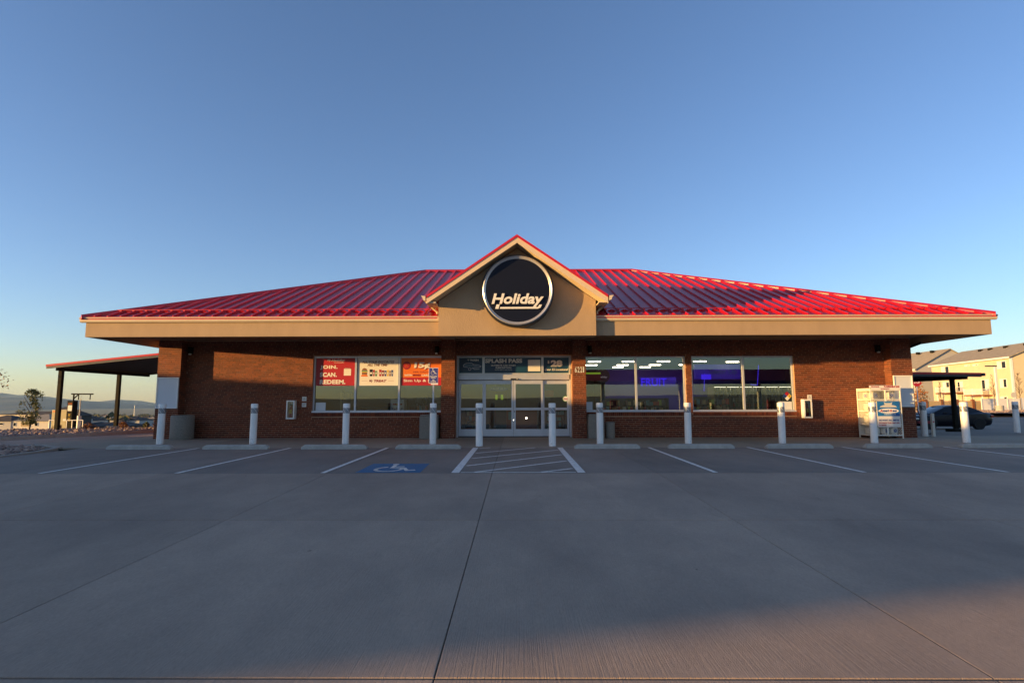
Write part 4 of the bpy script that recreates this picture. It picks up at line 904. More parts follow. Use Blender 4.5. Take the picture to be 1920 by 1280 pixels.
WS = [(-10.67, 'far left stall, nearest the rock island'), (-7.93, 'second stall from the left'), (-5.14, 'third stall from the left, before the posters'), (-2.49, 'wheelchair stall left of the hatched aisle'), (2.54, 'stall just right of the hatched aisle'), (5.18, 'stall before the second brick strip'), (7.92, 'stall before the hazard diamond'), (10.69, 'stall before the gas bottle cage'), (13.35, 'stall before the right side canopy'), (16.3, 'last stall at the right edge')]
for i, (x, lab) in enumerate(WS):
    o = ws if i == 0 else ws.copy()
    if i: COL.objects.link(o)
    o.location = (x, 16.02+rnd.uniform(-.02, .02), lotz(0, 16.0)+.001); o.rotation_euler = (0, 0, R(rnd.uniform(-.6, .6))); tag(o, 'grey concrete wheel stop of the '+lab, 'wheel stop', 'concrete wheel stops')
t = thing('parking_sign', (-2.65, 17.9, 1.27), 'blue wheelchair parking sign on a perforated steel post', 'sign')
b = MB(); b.box(-2.672, -2.628, 17.878, 17.922, 1.22, 2.36); b.build('sign_post', M['alum'], t)
b = MB()
for k in range(17): b.tube((-2.65, 17.8775, 1.32+k*.04), (-2.65, 17.8765, 1.32+k*.04), .009, n=8)
b.build('post_holes', M['black'], t)
b = MB(); b.box(-2.80, -2.50, 17.865, 17.873, 1.90, 2.40); sp = b.build('sign_plate', M['pwhite'], t, bevel=.003)
b = MB(); b.box(-2.788, -2.512, 17.862, 17.864, 1.915, 2.388); b.build('sign_face', M['signblue'], t)
strokes(WHEEL, .07, lambda p: (-2.77+p.x*.24, 17.860, 2.16+p.y*.22), t, M['pwhite'], 'wheelchair_symbol', discs=((.42, .90, .07),))
text('HANDICAPPED\nPARKING', -2.77, -2.53, 2.06, 2.14, 17.860, M['pwhite'], t, bold=.02); text('VAN\nACCESSIBLE', -2.74, -2.56, 1.94, 2.03, 17.860, M['pwhite'], t, bold=.02)
b = MB(); b.box(-2.73, -2.5, 17.865, 17.871, 1.86, 1.895); b.build('lower_plate', M['pwhite'], t)

# ------------------------------------------------------------------ gas bottle cage
t = thing('gas_cage', (13.1, 20.4, 0), 'white wire cage of gas bottles with a blue poster against the sunlit wall', 'gas bottle cage')
gx0, gx1, gy0, gy1, gz0, gz1 = 12.52, 13.60, 20.02, 20.82, .09, 1.76
b = MB(); s_ = .035
for x in (gx0, gx1-s_):
    for y in (gy0, gy1-s_): b.box(x, x+s_, y, y+s_, .0, gz1)
for z in (gz0, .46, .93, 1.34, gz1-.09):
    h = .09 if z > 1.5 else s_
    b.box(gx0+s_, gx1-s_, gy0, gy0+s_, z, z+h); b.box(gx0, gx0+s_, gy0+s_, gy1-s_, z, z+h); b.box(gx1-s_, gx1, gy0+s_, gy1-s_, z, z+h)
b.box((gx0+gx1)/2-.025, (gx0+gx1)/2+.025, gy0-.006, gy0+s_-.002, gz0+.002, gz1-.002)
b.build('cage_frame', M['cage'], t)
b = MB()
def mesh(P, n1, n2, wdt=.005):
    for k in range(-n2, n1):
        pass
def diag(a0, a1, z0, z1, put, sp=.085, wd=.004):
    H_ = z1-z0; W_ = a1-a0; k = -H_
    while k < W_:
        for sg in (1, -1):
            p0, p1 = max(0, k), min(W_, k+H_)
            if p1-p0 > .02:
                if sg == 1: q = [(a0+p0, z0+(p0-k)), (a0+p1, z0+(p1-k))]
                else: q = [(a0+p0, z1-(p0-k)), (a0+p1, z1-(p1-k))]
                (u0, v0), (u1, v1) = q; b.face([put(u0, v0-wd), put(u1, v1-wd), put(u1, v1+wd), put(u0, v0+wd)])
        k += sp
diag(gx0+s_, gx1-s_, gz0+.03, gz1-.05, lambda u, v: (u, gy0+.02, v)); diag(gy0+s_, gy1-s_, gz0+.03, gz1-.05, lambda u, v: (gx0+.018, u, v)); diag(gy0+s_, gy1-s_, gz0+.03, gz1-.05, lambda u, v: (gx1-.018, u, v))
b.build('wire_mesh', M['cage'], t, kind='stuff')
b = MB(); b.box(gx0+s_, gx1-s_, gy1-.02, gy1-.01, gz0, gz1-.02); b.box(gx0+.02, gx1-.02, gy0+.02, gy1-.02, gz1-.012, gz1-.004); b.build('cage_back', M['cage'], t)
for k, z in enumerate((.13, .52, .97, 1.36)):
    b = MB(); b.box(gx0+s_, gx1-s_, gy0+s_, gy1-s_, z-.02, z-.005); b.build('cage_shelf', M['cage'], t)
for k, z in enumerate((.13, .52, .97, 1.36)):
    for (x, y) in ((12.75, 20.24), (13.07, 20.24), (13.37, 20.24), (12.75, 20.58), (13.07, 20.58), (13.37, 20.58)):
        if k == 3 and rnd.random() < .3: continue
        tk = thing('gas_bottle', (x, y, z), None) if False else None
        b = MB(); b.lathe([(0, 0), (.10, 0), (.135, .05), (.14, .09), (.14, .20), (.125, .25), (.05, .285), (.05, .3), (.09, .3), (.09, .34), (0, .34)], (0, 0, 0), n=14)
        if k == 0 and (x, y) == (12.75, 20.24): tankproto = b.build('gas_bottle', M['tank'], smooth=True); o = tankproto; b_ = MB(); b_.box(-.05, .05, -.145, -.139, .08, .2); lb = b_.build('bottle_label', M['pblue'], o); KIDS['gas_bottle'] = [lb]
        else:
            o = tankproto.copy(); COL.objects.link(o); q = lb.copy(); COL.objects.link(q); q.parent = o
        o.location = (x, y, z); o.rotation_euler = (0, 0, rnd.uniform(-1, .6)); tag(o, 'pale steel gas bottle on the %s shelf of the wire cage, %s row, %s' % (('bottom', 'second', 'third', 'top')[k], 'front' if y < 20.4 else 'back', 'left' if x < 12.9 else ('middle' if x < 13.2 else 'right')), 'gas bottle', 'gas bottles stacked in the cage')
b = MB(); b.box(12.71, 13.51, gy0-.02, gy0-.012, .40, 1.31); b.build('poster_panel', M['pwhite'], t)
b = MB(); b.box(12.72, 13.50, gy0-.024, gy0-.021, .78, 1.30); pb = b.build('poster_blue', mat('gas_poster_blue', (.02, .22, .5), .4, col2=(.01, .1, .35), var=.5, scale=2.5), t)
b = MB(); n = 20; b.raw([(13.11+.30*math.cos(R(a)), gy0-.026, 1.09+.09*math.sin(R(a))) for a in range(0, 181, 9)], [tuple(range(21))]); b.raw([(12.99, gy0-.0262, 1.16), (13.23, gy0-.0262, 1.16), (13.26, gy0-.0262, 1.28), (13.19, gy0-.0262, 1.24), (13.03, gy0-.0262, 1.24), (12.96, gy0-.0262, 1.28)], [tuple(range(6))]); b.build('printed_tank', M['tank'], t)
b = MB(); b.raw([(13.11+.36*math.cos(R(a)), gy0-.028, .965+.085*math.sin(R(a))) for a in range(0, 360, 15)], [tuple(range(24))]); b.build('printed_oval', M['pwhite'], t)
text('A', 12.80, 12.90, .93, 1.01, gy0-.029, M['red'], t, bold=.05, shear=.2); text('meri', 12.90, 13.12, .93, 1.01, gy0-.029, M['pblue'], t, bold=.05, shear=.2); text('G', 13.14, 13.23, .93, 1.01, gy0-.029, M['red'], t, bold=.05, shear=.2); text('as', 13.24, 13.40, .93, .99, gy0-.029, M['pblue'], t, bold=.05, shear=.2)
text('PROPANE EXCHANGE', 12.95, 13.35, .83, .86, gy0-.025, M['pwhite'], t, bold=.02); text('WE WON\'T SELL EMPTIES', 12.75, 13.47, .61, .67, gy0-.021, M['pblue'], t, bold=.04); text('EXCHANGE YOUR TANK HERE', 12.75, 13.47, .52, .57, gy0-.021, M['red'], t, bold=.03); text('NO SMOKING', 12.75, 13.0, .44, .49, gy0-.021, M['red'], t, bold=.03)
b = MB(); b.box(12.50, 13.62, gy0-.01, gy0, 1.77, 1.86); b.box(12.56, 13.60, gy0-.008, gy0-.002, 1.70, 1.77); b.build('header_plate', M['pwhite'], t)
text('PROPANE', 12.56, 12.85, 1.79, 1.84, gy0-.011, M['red'], t, bold=.03); text('FLAMMABLE GAS', 13.02, 13.56, 1.785, 1.85, gy0-.011, M['red'], t, bold=.05); text('NO SMOKING', 12.9, 13.2, 1.72, 1.755, gy0-.011, M['red'], t, bold=.03)

# ------------------------------------------------------------------ side canopies
def canopy(name, x0, x1, y0, y1, za, zb, posts, lab, beamx):
    t = thing(name, (x0, y0, 0), lab, 'canopy')
    zf = lambda x: za+(zb-za)*(x-x0)/(x1-x0)
    b = MB(); n = int(abs(x1-x0)/.01)
    b.raw([(x0, y0, za), (x1, y0, zb), (x1, y1, zb), (x0, y1, za), (x0, y0, za-.03), (x1, y0, zb-.03), (x1, y1, zb-.03), (x0, y1, za-.03)], [(0, 1, 2, 3), (7, 6, 5, 4), (0, 4, 5, 1), (3, 2, 6, 7), (0, 3, 7, 4), (1, 5, 6, 2)])
    b.build('canopy_sheet', M['roofcap'], t)
    for yy in (y0, y1-.04):
        b = MB(); b.raw([(x0, yy, za-.16), (x1, yy, zb-.16), (x1, yy, zb-.031), (x0, yy, za-.031), (x0, yy+.04, za-.16), (x1, yy+.04, zb-.16), (x1, yy+.04, zb-.031), (x0, yy+.04, za-.031)], [(0, 1, 2, 3), (7, 6, 5, 4), (0, 4, 5, 1), (0, 3, 7, 4), (1, 5, 6, 2)]); b.build('canopy_fascia', M['darkmetal'], t)
    b = MB(); b.raw([(x0-.01, y0-.025, za-.07), (x1, y0-.025, zb-.07), (x1, y0-.025, zb+.02), (x0-.01, y0-.025, za+.02), (x0-.01, y0-.002, za-.07), (x1, y0-.002, zb-.07), (x1, y0-.002, zb+.02), (x0-.01, y0-.002, za+.02)], [(0, 1, 2, 3), (0, 4, 5, 1), (3, 2, 6, 7), (0, 3, 7, 4), (1, 5, 6, 2)]); b.build('canopy_edge_trim', M['roofcap'], t)
    yy = y0+.2
    while yy < y1-.1:      # deck ribs
        b = MB(); b.raw([(x0, yy, za-.09), (x1, yy, zb-.09), (x1, yy+.1, zb-.09), (x0, yy+.1, za-.09), (x0, yy-.04, za-.032), (x1, yy-.04, zb-.032), (x1, yy+.14, zb-.032), (x0, yy+.14, za-.032)], [(0, 3, 2, 1), (0, 1, 5, 4), (3, 7, 6, 2), (0, 4, 7, 3), (1, 2, 6, 5)]); b.build('deck_rib', M['darkmetal'], t); yy += .3
    zb_ = min(zf(beamx-.1), zf(beamx+.1))-.092
    b = MB(); b.box(beamx-.06, beamx+.06, y0+.15, y1-.15, zb_-.17, zb_-.01); b.build('canopy_beam', M['dark'], t)
    for (px, py_) in posts:
        b = MB(); b.box(px-.075, px+.075, py_-.075, py_+.075, .1 if px < 0 else paved(px, py_), zb_-.171); b.build('canopy_post', M['dark'], t)
        b = MB(); zz = .02 if px < 0 else paved(px, py_)-.01; b.box(px-.28, px+.28, py_-.28, py_+.28, zz, zz+.14); b.build('post_footing', M['kerb'] if px < 0 else M['dark'], t)
    return t
canopy('side_canopy', -20.3, XL-.02, 24.0, 30.4, 2.94, 3.66, [(-19.95, 24.4), (-19.95, 28.0)], 'open metal canopy with a red roof on two dark posts left of the store', -19.95)
canopy('side_canopy', 20.6, XR+.02, 25.0, 32.0, 2.52, 2.62, [(20.05, 26.0), (20.05, 31.0)], 'low dark canopy on steel posts joined to the right end of the store', 20.05)
b = MB(); b.box(20.62, 20.74, 24.95, 32.0, 2.40, 2.53); b.build('canopy_gutter', M['darkmetal'], bpy.data.objects['side_canopy.001'])

# ------------------------------------------------------------------ car-wash pay station, boxes, railing, thin post
t = thing('pay_station', (-21.3, 27, 0), 'dark pay station tower with an arm and hanging bars behind the left canopy', 'pay station')
b = MB(); b.box(-21.55, -21.27, 26.85, 27.15, -.1, 1.42); b.build('station_tower', M['dark'], t, bevel=.01)
b = MB(); b.tube((-21.38, 27, 1.42), (-21.38, 27, 1.74), .035, n=6); b.tube((-21.5, 27, 1.74), (-20.44, 27, 1.73), .032, n=6); b.tube((-21.38, 27, 1.5), (-21.15, 27, 1.72), .025, n=6); b.build('clearance_arm', M['dark'], t)
for x in (-21.14, -20.58): b = MB(); b.tube((x, 27, 1.70), (x, 27, 1.46), .022, n=6); b.build('hanging_bar', M['dark'], t)
b = MB(); b.box(-21.50, -21.30, 26.84, 26.848, .93, 1.2); b.build('tower_label', M['pwhite'], t); text('WASH', -21.5, -21.3, 1.24, 1.31, 26.845, M['orange'], t)
text('PAY\nHERE', -21.46, -21.34, .45, .8, 26.845, M['pyellow'], t)
t = thing('slim_post', (-20.7, 27, 0), 'small white guard post with a thin pole beside the pay station', 'post')
b = MB(); b.tube((-20.72, 26.6, -.05), (-20.72, 26.6, .70), .085, n=16); b.build('guard_post', M['white'], t, smooth=True); b = MB(); b.tube((-20.72, 26.6, .70), (-20.72, 26.6, 1.5), .022, n=8); b.tube((-20.72, 26.6, 1.5), (-20.66, 26.6, 1.72), .006, n=5); b.build('thin_pole', M['tank'], t)
t = thing('utility_box', (-22.5, 28, 0), 'tall tan metal utility box behind the left canopy post', 'utility box'); b = MB(); b.box(-23.2, -22.3, 28.0, 28.7, -.4, .98); b.build('box_body', M['box'], t, bevel=.02)
for x in (-23.17, -22.74): b = MB(); b.box(x, x+.41, 27.985, 27.998, -.3, .93); b.build('box_door', M['box'], t)
b = MB(); b.box(-22.6, -22.4, 27.975, 27.983, .42, .52); b.build('box_sticker', M['pwhite'], t); b = MB(); b.box(-23.15, -22.9, 27.975, 27.983, .86, .92); b.build('warning_strip', M['orange'], t)
t = thing('white_railing', (-21.5, 26.5, 0), 'low white pipe railing round the pay station', 'railing')
for xa, xb in ((-22.05, -21.55), (-21.22, -20.45)):
    b = MB(); b.tube((xa, 26.5, .50), (xb, 26.5, .50), .02, n=6); b.build('top_rail', M['white'], t)
    n = 4 if xb-xa > .6 else 3
    for k in range(n): x = xa+(xb-xa)*k/(n-1); b = MB(); b.tube((x, 26.5, -.05), (x, 26.5, .50), .016, n=6); b.build('railing_upright', M['white'], t)

# ------------------------------------------------------------------ plants
def leafcloud(cx, cy, z0, z1, wmax, n, size, seed, shape=lambda t: math.sin(math.pi*min(1, t*.9+.08))**.6):
    q = random.Random(seed); b = MB(); cl = [(q.random(), q.uniform(0, 6.28), q.uniform(.25, 1)) for _ in range(34)]
    for i in range(n):
        tt, a, rr = q.choice(cl); tt = max(0, min(1, tt+q.gauss(0, .05))); rad = wmax*shape(tt)*rr
        p = Vector((cx+rad*math.cos(a)+q.gauss(0, wmax*.13), cy+rad*math.sin(a)+q.gauss(0, wmax*.13), z0+(z1-z0)*tt+q.gauss(0, wmax*.08)))
        u = Vector((q.gauss(0, 1), q.gauss(0, 1), q.gauss(0, .7))).normalized(); v = u.orthogonal().normalized(); v = (Matrix.Rotation(q.uniform(0, 6), 3, u) @ v)
        s = size*q.uniform(.6, 1.3); b.face([p-u*s, p+v*s*.5, p+u*s, p-v*s*.5])
    return b
def branches(b, p, d, L_, r, k, q):
    e = p+d*L_; b.tube(p, e, r, r*.6, n=5, caps=False)
    if k == 0: return
    for _ in range(q.choice((2, 3))):
        nd = (d+Vector((q.gauss(0, .38), q.gauss(0, .38), q.uniform(.0, .35)))).normalized(); branches(b, p+d*L_*q.uniform(.5, 1), nd, L_*q.uniform(.55, .8), r*.55, k-1, q)
def tree(x, y, z, h, wdt, n, size, leaf, lab, seed, trunkh=.32, cat='tree', nm='young_tree', group=None):
    t = thing(nm, (x, y, z), lab, cat, group); q = random.Random(seed)
    b = MB(); b.tube((x, y, z), (x+.02, y, z+h*.62), h*.018, h*.008, n=8)
    for _ in range(9): zz = z+h*q.uniform(trunkh, .7); a = q.uniform(0, 6.28); b.tube((x, y, zz), (x+math.cos(a)*wdt*.7, y+math.sin(a)*wdt*.7, zz+h*q.uniform(.1, .22)), h*.007, h*.003, n=5, caps=False)
    b.build('trunk', M['bark'], t)
    if n: leafcloud(x, y, z+h*trunkh, z+h, wdt, n, size, seed).build('crown', leaf, t)
    return t
tree(-26.0, 30.0, -1.0, 2.95, .66, 1900, .05, M['leaf'], 'small young tree with green and rusty leaves near the left edge', 5, .42)
tree(-21.95, 22.6, .1, 3.1, .95, 520, .05, M['leafred'], 'red-leaved tree whose twigs reach in from the left edge', 6, .4)
tree(38.9, 55.0, -.35, 4.1, 1.15, 1300, .09, M['leafred'], 'small rust-coloured tree beside the far right corner of the store', 8, .22)
def bare(x, y, z, h, seed, lab):
    t = thing('bare_tree', (x, y, z), lab, 'tree'); q = random.Random(seed); b = MB()
    b.tube((x, y, z), (x, y, z+h*.95), .06, .012, n=6)
    for k in range(26):
        zz = z+h*q.uniform(.3, .92); a = q.uniform(0, 6.28); branches(b, Vector((x, y, zz)), Vector((math.cos(a)*.6, math.sin(a)*.6, .9)).normalized(), h*.13*(1.25-(zz-z)/h), .02, 2, q)
    b.build('trunk', M['bark'], t); return t
bare(63.2, 75, 0, 5.1, 1, 'leafless sapling before the middle of the tan house, left of the lamp post'); bare(66.6, 75, 0, 5.2, 2, 'leafless sapling near the right edge before the tan house corner'); bare(56.2, 75, .1, 3.9, 3, 'short leafless sapling before the left end of the tan house')
def shrub(x, y, z, r, h, leaf, lab, seed, n=420):
    t = thing('shrub', (x, y, z), lab, 'shrub'); q = random.Random(seed); b = MB()
    for _ in range(10): a = q.uniform(0, 6.28); b.tube((x, y, z), (x+math.cos(a)*r*.7, y+math.sin(a)*r*.7, z+h*.8), .008, .004, n=4, caps=False)
    b.build('stem', M['bark'], t); leafcloud(x, y, z, z+h, r, n, .035, seed, lambda t_: math.sqrt(max(.05, 1-t_*t_))).build('foliage', leaf, t)
shrub(-19.8, 26.0, .08, .3, .3, M['leafred'], 'low rusty shrub right of the thin guard post', 11); shrub(-17.1, 26.8, .08, .26, .45, M['leafred'], 'dark red shrub between the canopy post and the store', 12); shrub(-17.5, 26.6, .08, .2, .3, M['leaf'], 'olive green shrub touching the dark red one', 13)
shrub(-24.2, 24.6, .08, .3, .25, M['leaf'], 'low green shrub under the young tree', 14); shrub(-22.6, 23.2, .1, .22, .2, M['leaf'], 'small green clump near the kerb at the left', 15); shrub(-20.9, 25.6, .08, .28, .25, M['leafred'], 'low rusty shrub at the foot of the pay station', 16); shrub(-18.9, 27.0, .08, .25, .3, M['leafred'], 'low rusty shrub behind the right canopy post', 17)
shrub(57.0, 74, .1, .9, 1.5, M['bark'], 'twiggy brown shrub before the tan block fence', 18, 700); shrub(62.0, 73.5, .0, .35, .5, M['leafdark'], 'small dark shrub before the white fence', 19)

# ------------------------------------------------------------------ houses, right side
def gable_house(nm, u0, dirv, length, width, zb, ze, zr, wallm, roofm, lab, wins=(), oh=.4, endwins=()):
    """u0: near front corner; dirv: unit vector along the long front; width goes to the right of it"""
    t = thing(nm, (u0[0], u0[1], zb), lab, 'house'); d = Vector((dirv[0], dirv[1], 0)).normalized(); w_ = Vector((d.y, -d.x, 0)); o = Vector((u0[0], u0[1], 0))
    P = lambda u, v, z: tuple(o+d*u+w_*v+Vector((0, 0, z)))
    b = MB(); V = [P(0, 0, zb), P(length, 0, zb), P(length, width, zb), P(0, width, zb), P(0, 0, ze), P(length, 0, ze), P(length, width, ze), P(0, width, ze), P(0, width/2, zr), P(length, width/2, zr)]
    b.raw(V, [(0, 1, 5, 4), (1, 2, 6, 9, 5), (2, 3, 7, 6), (3, 0, 4, 8, 7)]); b.build('wall', wallm, t)
    s = (zr-ze)/(width/2); b = MB(); q = oh
    for sg in (0, 1):
        v0, v1 = (-q, width/2) if sg == 0 else (width+q, width/2); za = ze-s*q
        A = [P(-q, v0, za), P(length+q, v0, za), P(length+q, v1, zr), P(-q, v1, zr)]; up = Vector((0, 0, .14)); b.raw(A+[tuple(Vector(a)+up) for a in A], [(0, 3, 2, 1), (4, 5, 6, 7), (0, 1, 5, 4), (1, 2, 6, 5), (3, 0, 4, 7)])
    rf = b.build('roof', roofm, t)
    b = MB(); za = ze-s*q
    b.raw([P(-q, -q-.03, za-.1), P(length+q, -q-.03, za-.1), P(length+q, -q-.03, za+.15), P(-q, -q-.03, za+.15), P(-q, -q, za-.1), P(length+q, -q, za-.1), P(length+q, -q, za+.15), P(-q, -q, za+.15)], [(0, 1, 2, 3), (0, 4, 5, 1), (3, 2, 6, 7), (0, 3, 7, 4), (1, 5, 6, 2)]); b.build('eave_board', M['vinyl'], t)
    for (a, c, z0, z1, kind) in wins:
        win(t, P, a, c, z0, z1, kind)
    return t, P
def win(t, P, a, c, z0, z1, kind):
    b = MB(); f = .1
    def bx(u0_, u1_, za, zb_, v0=-.06, v1=.05):
        b.raw([P(u0_, v0, za), P(u1_, v0, za), P(u1_, v0, zb_), P(u0_, v0, zb_), P(u0_, v1, za), P(u1_, v1, za), P(u1_, v1, zb_), P(u0_, v1, zb_)], [(0, 1, 2, 3), (0, 4, 5, 1), (3, 2, 6, 7), (0, 3, 7, 4), (1, 5, 6, 2)])
    bx(a, c, z0, z0+f); bx(a, c, z1-f, z1); bx(a, a+f, z0+f, z1-f); bx(c-f, c, z0+f, z1-f); bx((a+c)/2-.04, (a+c)/2+.04, z0+f, z1-f)
    w1 = b.build('window', M['vinyl'], t)
    for k, (p, q) in enumerate(((a+f, (a+c)/2-.04), ((a+c)/2+.04, c-f))):
        b = MB(); b.raw([P(p, -.02, z0+f), P(q, -.02, z0+f), P(q, -.02, z1-f), P(p, -.02, z1-f)], [(0, 1, 2, 3)]); b.build('pane', M['curt'] if (k+kind) % 2 else M['darkglass'], w1)
W = [(1.1, 3.3, 6.5, 7.75, 0), (17.1, 19.7, 6.6, 7.9, 0), (1.3, 3.0, 3.4, 4.85, 0), (5.8, 7.8, 3.0, 4.95, 1), (13.2, 14.9, 3.0, 4.85, 1), (17.4, 19.6, 3.4, 4.9, 0), (1.5, 3.2, .8, 2.0, 0), (10.7, 12.2, 7.45, 7.75, 0), (8.3, 9.8, 7.4, 7.7, 0)]
tn, P = gable_house('tan_house', (79, 90), (4, 22), 23.2, 11.5, -.3, 8.35, 10.9, M['tan'], M['shingle'], 'long three-storey tan house with white balconies behind the right lot', W)
b = MB(); b.raw([P(-.06, -.06, -.3), P(.2, -.06, -.3), P(.2, -.06, 8.2), P(-.06, -.06, 8.2), P(-.06, .25, -.3), P(-.06, .25, 8.2)], [(0, 1, 2, 3), (4, 0, 3, 5)]); b.build('corner_board', M['vinyl'], tn)
for a, c, z in ((5.1, 10.2, 2.1), (12.5, 19.2, 2.6)):
    b = MB(); V = lambda u0_, u1_, v0, v1, za, zb_: b.raw([P(u, v, zz) for zz in (za, zb_) for v in (v0, v1) for u in (u0_, u1_)], [(0, 2, 3, 1), (4, 5, 7, 6), (0, 1, 5, 4), (2, 6, 7, 3), (0, 4, 6, 2), (1, 3, 7, 5)])
    V(a, c, -1.6, 0, z, z+.22); dk = b.build('balcony', M['brown'], tn)
    b = MB(); V(a, c, -1.6, -1.53, z+1.15, z+1.22); V(a, c, -1.6, -1.53, z+.3, z+.36); V(a, a+.07, -1.6, 0, z+1.15, z+1.22); V(c-.07, c, -1.6, 0, z+1.15, z+1.22)
    for u in (a, (a+c)/2, c-.12): V(u, u+.12, -1.62, -1.5, z+.22, z+1.3)
    u = a+.12
    while u < c: V(u, u+.05, -1.59, -1.54, z+.36, z+1.15); u += .16
    b.build('balcony_rail', M['vinyl'], dk)
    for u in (a+.2, c-.35): b = MB(); V(u, u+.15, -1.5, -1.35, -.3, z); b.build('balcony_post', M['vinyl'], dk)
for k, u in enumerate((3, 8, 12.2, 15)):
    b = MB(); V = lambda u0_, u1_, v0, v1, za, zb_: b.raw([P(u_, v, zz) for zz in (za, zb_) for v in (v0, v1) for u_ in (u0_, u1_)], [(0, 2, 3, 1), (4, 5, 7, 6), (0, 1, 5, 4), (2, 6, 7, 3), (0, 4, 6, 2), (1, 3, 7, 5)])
    V(u, u+.6, 4.2, 4.7, 10.2, 10.75); b.build('roof_vent', M['dark'], tn)
# gable-end windows of the tan house (side facing the camera)
d = Vector((4, 22, 0)).normalized(); w_ = Vector((d.y, -d.x, 0)); o_ = Vector((79, 90, 0)); PE = lambda u, v, z: tuple(o_+w_*u-d*(-v)*-1*0+w_*0+d*(v)+Vector((0, 0, z)))
PE = lambda u, v, z: tuple(o_+w_*u+d*v+Vector((0, 0, z)))
for a, c, z0, z1 in ((2.0, 3.2, 6.4, 7.9), (2.2, 3.4, 3.3, 4.8)): win(tn, PE, a, c, z0, z1, 0)
gh, P2 = gable_house('grey_house', (88.6, 125), (1, 24), 22, 15, -.3, 8.4, 12.7, M['greysid'], M['shingle'], 'grey-sided house with a steep brown roof behind the store corner', [(1.0, 2.2, 6.2, 7.4, 0)])
PE2 = lambda u, v, z: (88.6+u, 125+v, z)
win(gh, PE2, 1.6, 2.9, 6.6, 7.8, 0)
for k in range(4): b = MB(); u = 3+k*4.5; b.box(88.6+6.0, 88.6+6.7, 125+u, 125+u+.5, 12.2, 12.75); b.build('roof_vent', M['dark'], gh)
# third house beyond the right edge keeps the street going
gable_house('tan_house', (100, 84), (-4, 22), 20, 11, -.3, 8.3, 10.9, M['tan'], M['shingle'], 'second tan house mostly beyond the right edge of the picture', [(3, 5, 6.4, 7.8, 0), (8, 10, 6.4, 7.8, 1)])
# fences
t = thing('block_fence', (60, 80, 0), 'tan block fence with brown piers below the tan house', 'fence')
for k in range(5):
    x = 55.8+k*2.2; b = MB(); b.box(x, x+1.85, 80, 80.2, -.3, 1.3); b.build('fence_panel', M['tanfence'], t); b = MB(); b.box(x+1.852, x+2.198, 79.93, 80.27, -.3, 1.5); b.build('fence_pier', M['brown'], t)
t = thing('white_fence', (70, 80, 0), 'white vinyl fence right of the tan block fence', 'fence')
for k in range(10):
    x = 66.6+k*1.8-1.8; zt = 1.62 if k < 3 else 1.72; b = MB(); b.box(x+.06, x+1.74, 79.0, 79.05, -.2, zt-.1); b.build('fence_panel', M['vinyl'], t)
    b = MB(); b.box(x-.06, x+.06, 78.96, 79.08, -.3, zt+.05); b.build('fence_post', M['vinyl'], t); b = MB(); b.box(x+.06, x+1.74, 78.98, 79.07, zt-.1, zt-.02); b.build('fence_rail', M['vinyl'], t)
# lamp post
t = thing('lamp_post', (59.55, 70, -.4), 'tall pale lamp post on a concrete base before the tan house', 'lamp post')
b = MB(); b.tube((59.55, 70, -.4), (59.55, 70, .72), .42, n=20); b.build('concrete_base', M['stop'], t, smooth=True)
b = MB(); b.box(59.33, 59.53, 69.9, 70.1, .72, 5.55); b.build('pole', M['vinyl'], t); b = MB(); b.box(58.3, 59.6, 69.85, 70.15, 5.52, 5.66); b.build('lamp_head', M['darkmetal'], t, bevel=.02)
# stop sign and round sign
t = thing('stop_sign', (35.45, 50, -.3), 'red octagonal stop sign half hidden by the store corner', 'sign')
b = MB(); b.prism([(35.45+.40*math.cos(R(22.5+45*k)), 2.95+.40*math.sin(R(22.5+45*k))) for k in range(8)], 'y', 49.98, 50); b.build('sign_plate', M['red'], t); text('STOP', 35.18, 35.72, 2.84, 3.06, 49.975, M['pwhite'], t, bold=.03); b = MB(); b.box(35.42, 35.48, 50.003, 50.05, -.4, 3.2); b.build('sign_post', M['alum'], t)
t = thing('round_back_sign', (64.9, 74, 0), 'back of a small grey round sign on a thin post before the white fence', 'sign')
b = MB(); b.tube((64.9, 73.98, 2.05), (64.9, 74.0, 2.05), .36, n=24); b.build('sign_plate', M['tank'], t); b = MB(); b.tube((64.9, 74.03, -.2), (64.9, 74.03, 2.2), .03, n=6); b.build('sign_post', M['tank'], t)
# gravel verge below the fence
b = MB(); b.box(40, 110, 64, 79, -.5, .05); b.raw([], []); vg = MB(); vg.face([(44, 60.5, -.02), (100, 60.5, -.02), (100, 90, .06), (44, 90, .06)]); vg.build('verge', M['dryground'] if False else M['soil'], kind='structure')
q = random.Random(9); rs_ = q; L_ = [(q.uniform(46, 80), q.uniform(61, 77), .03, q.choice([.06, .09, .12])) for _ in range(2500)]; rockmesh(L_).build('verge_rocks', M['rock'], kind='stuff')

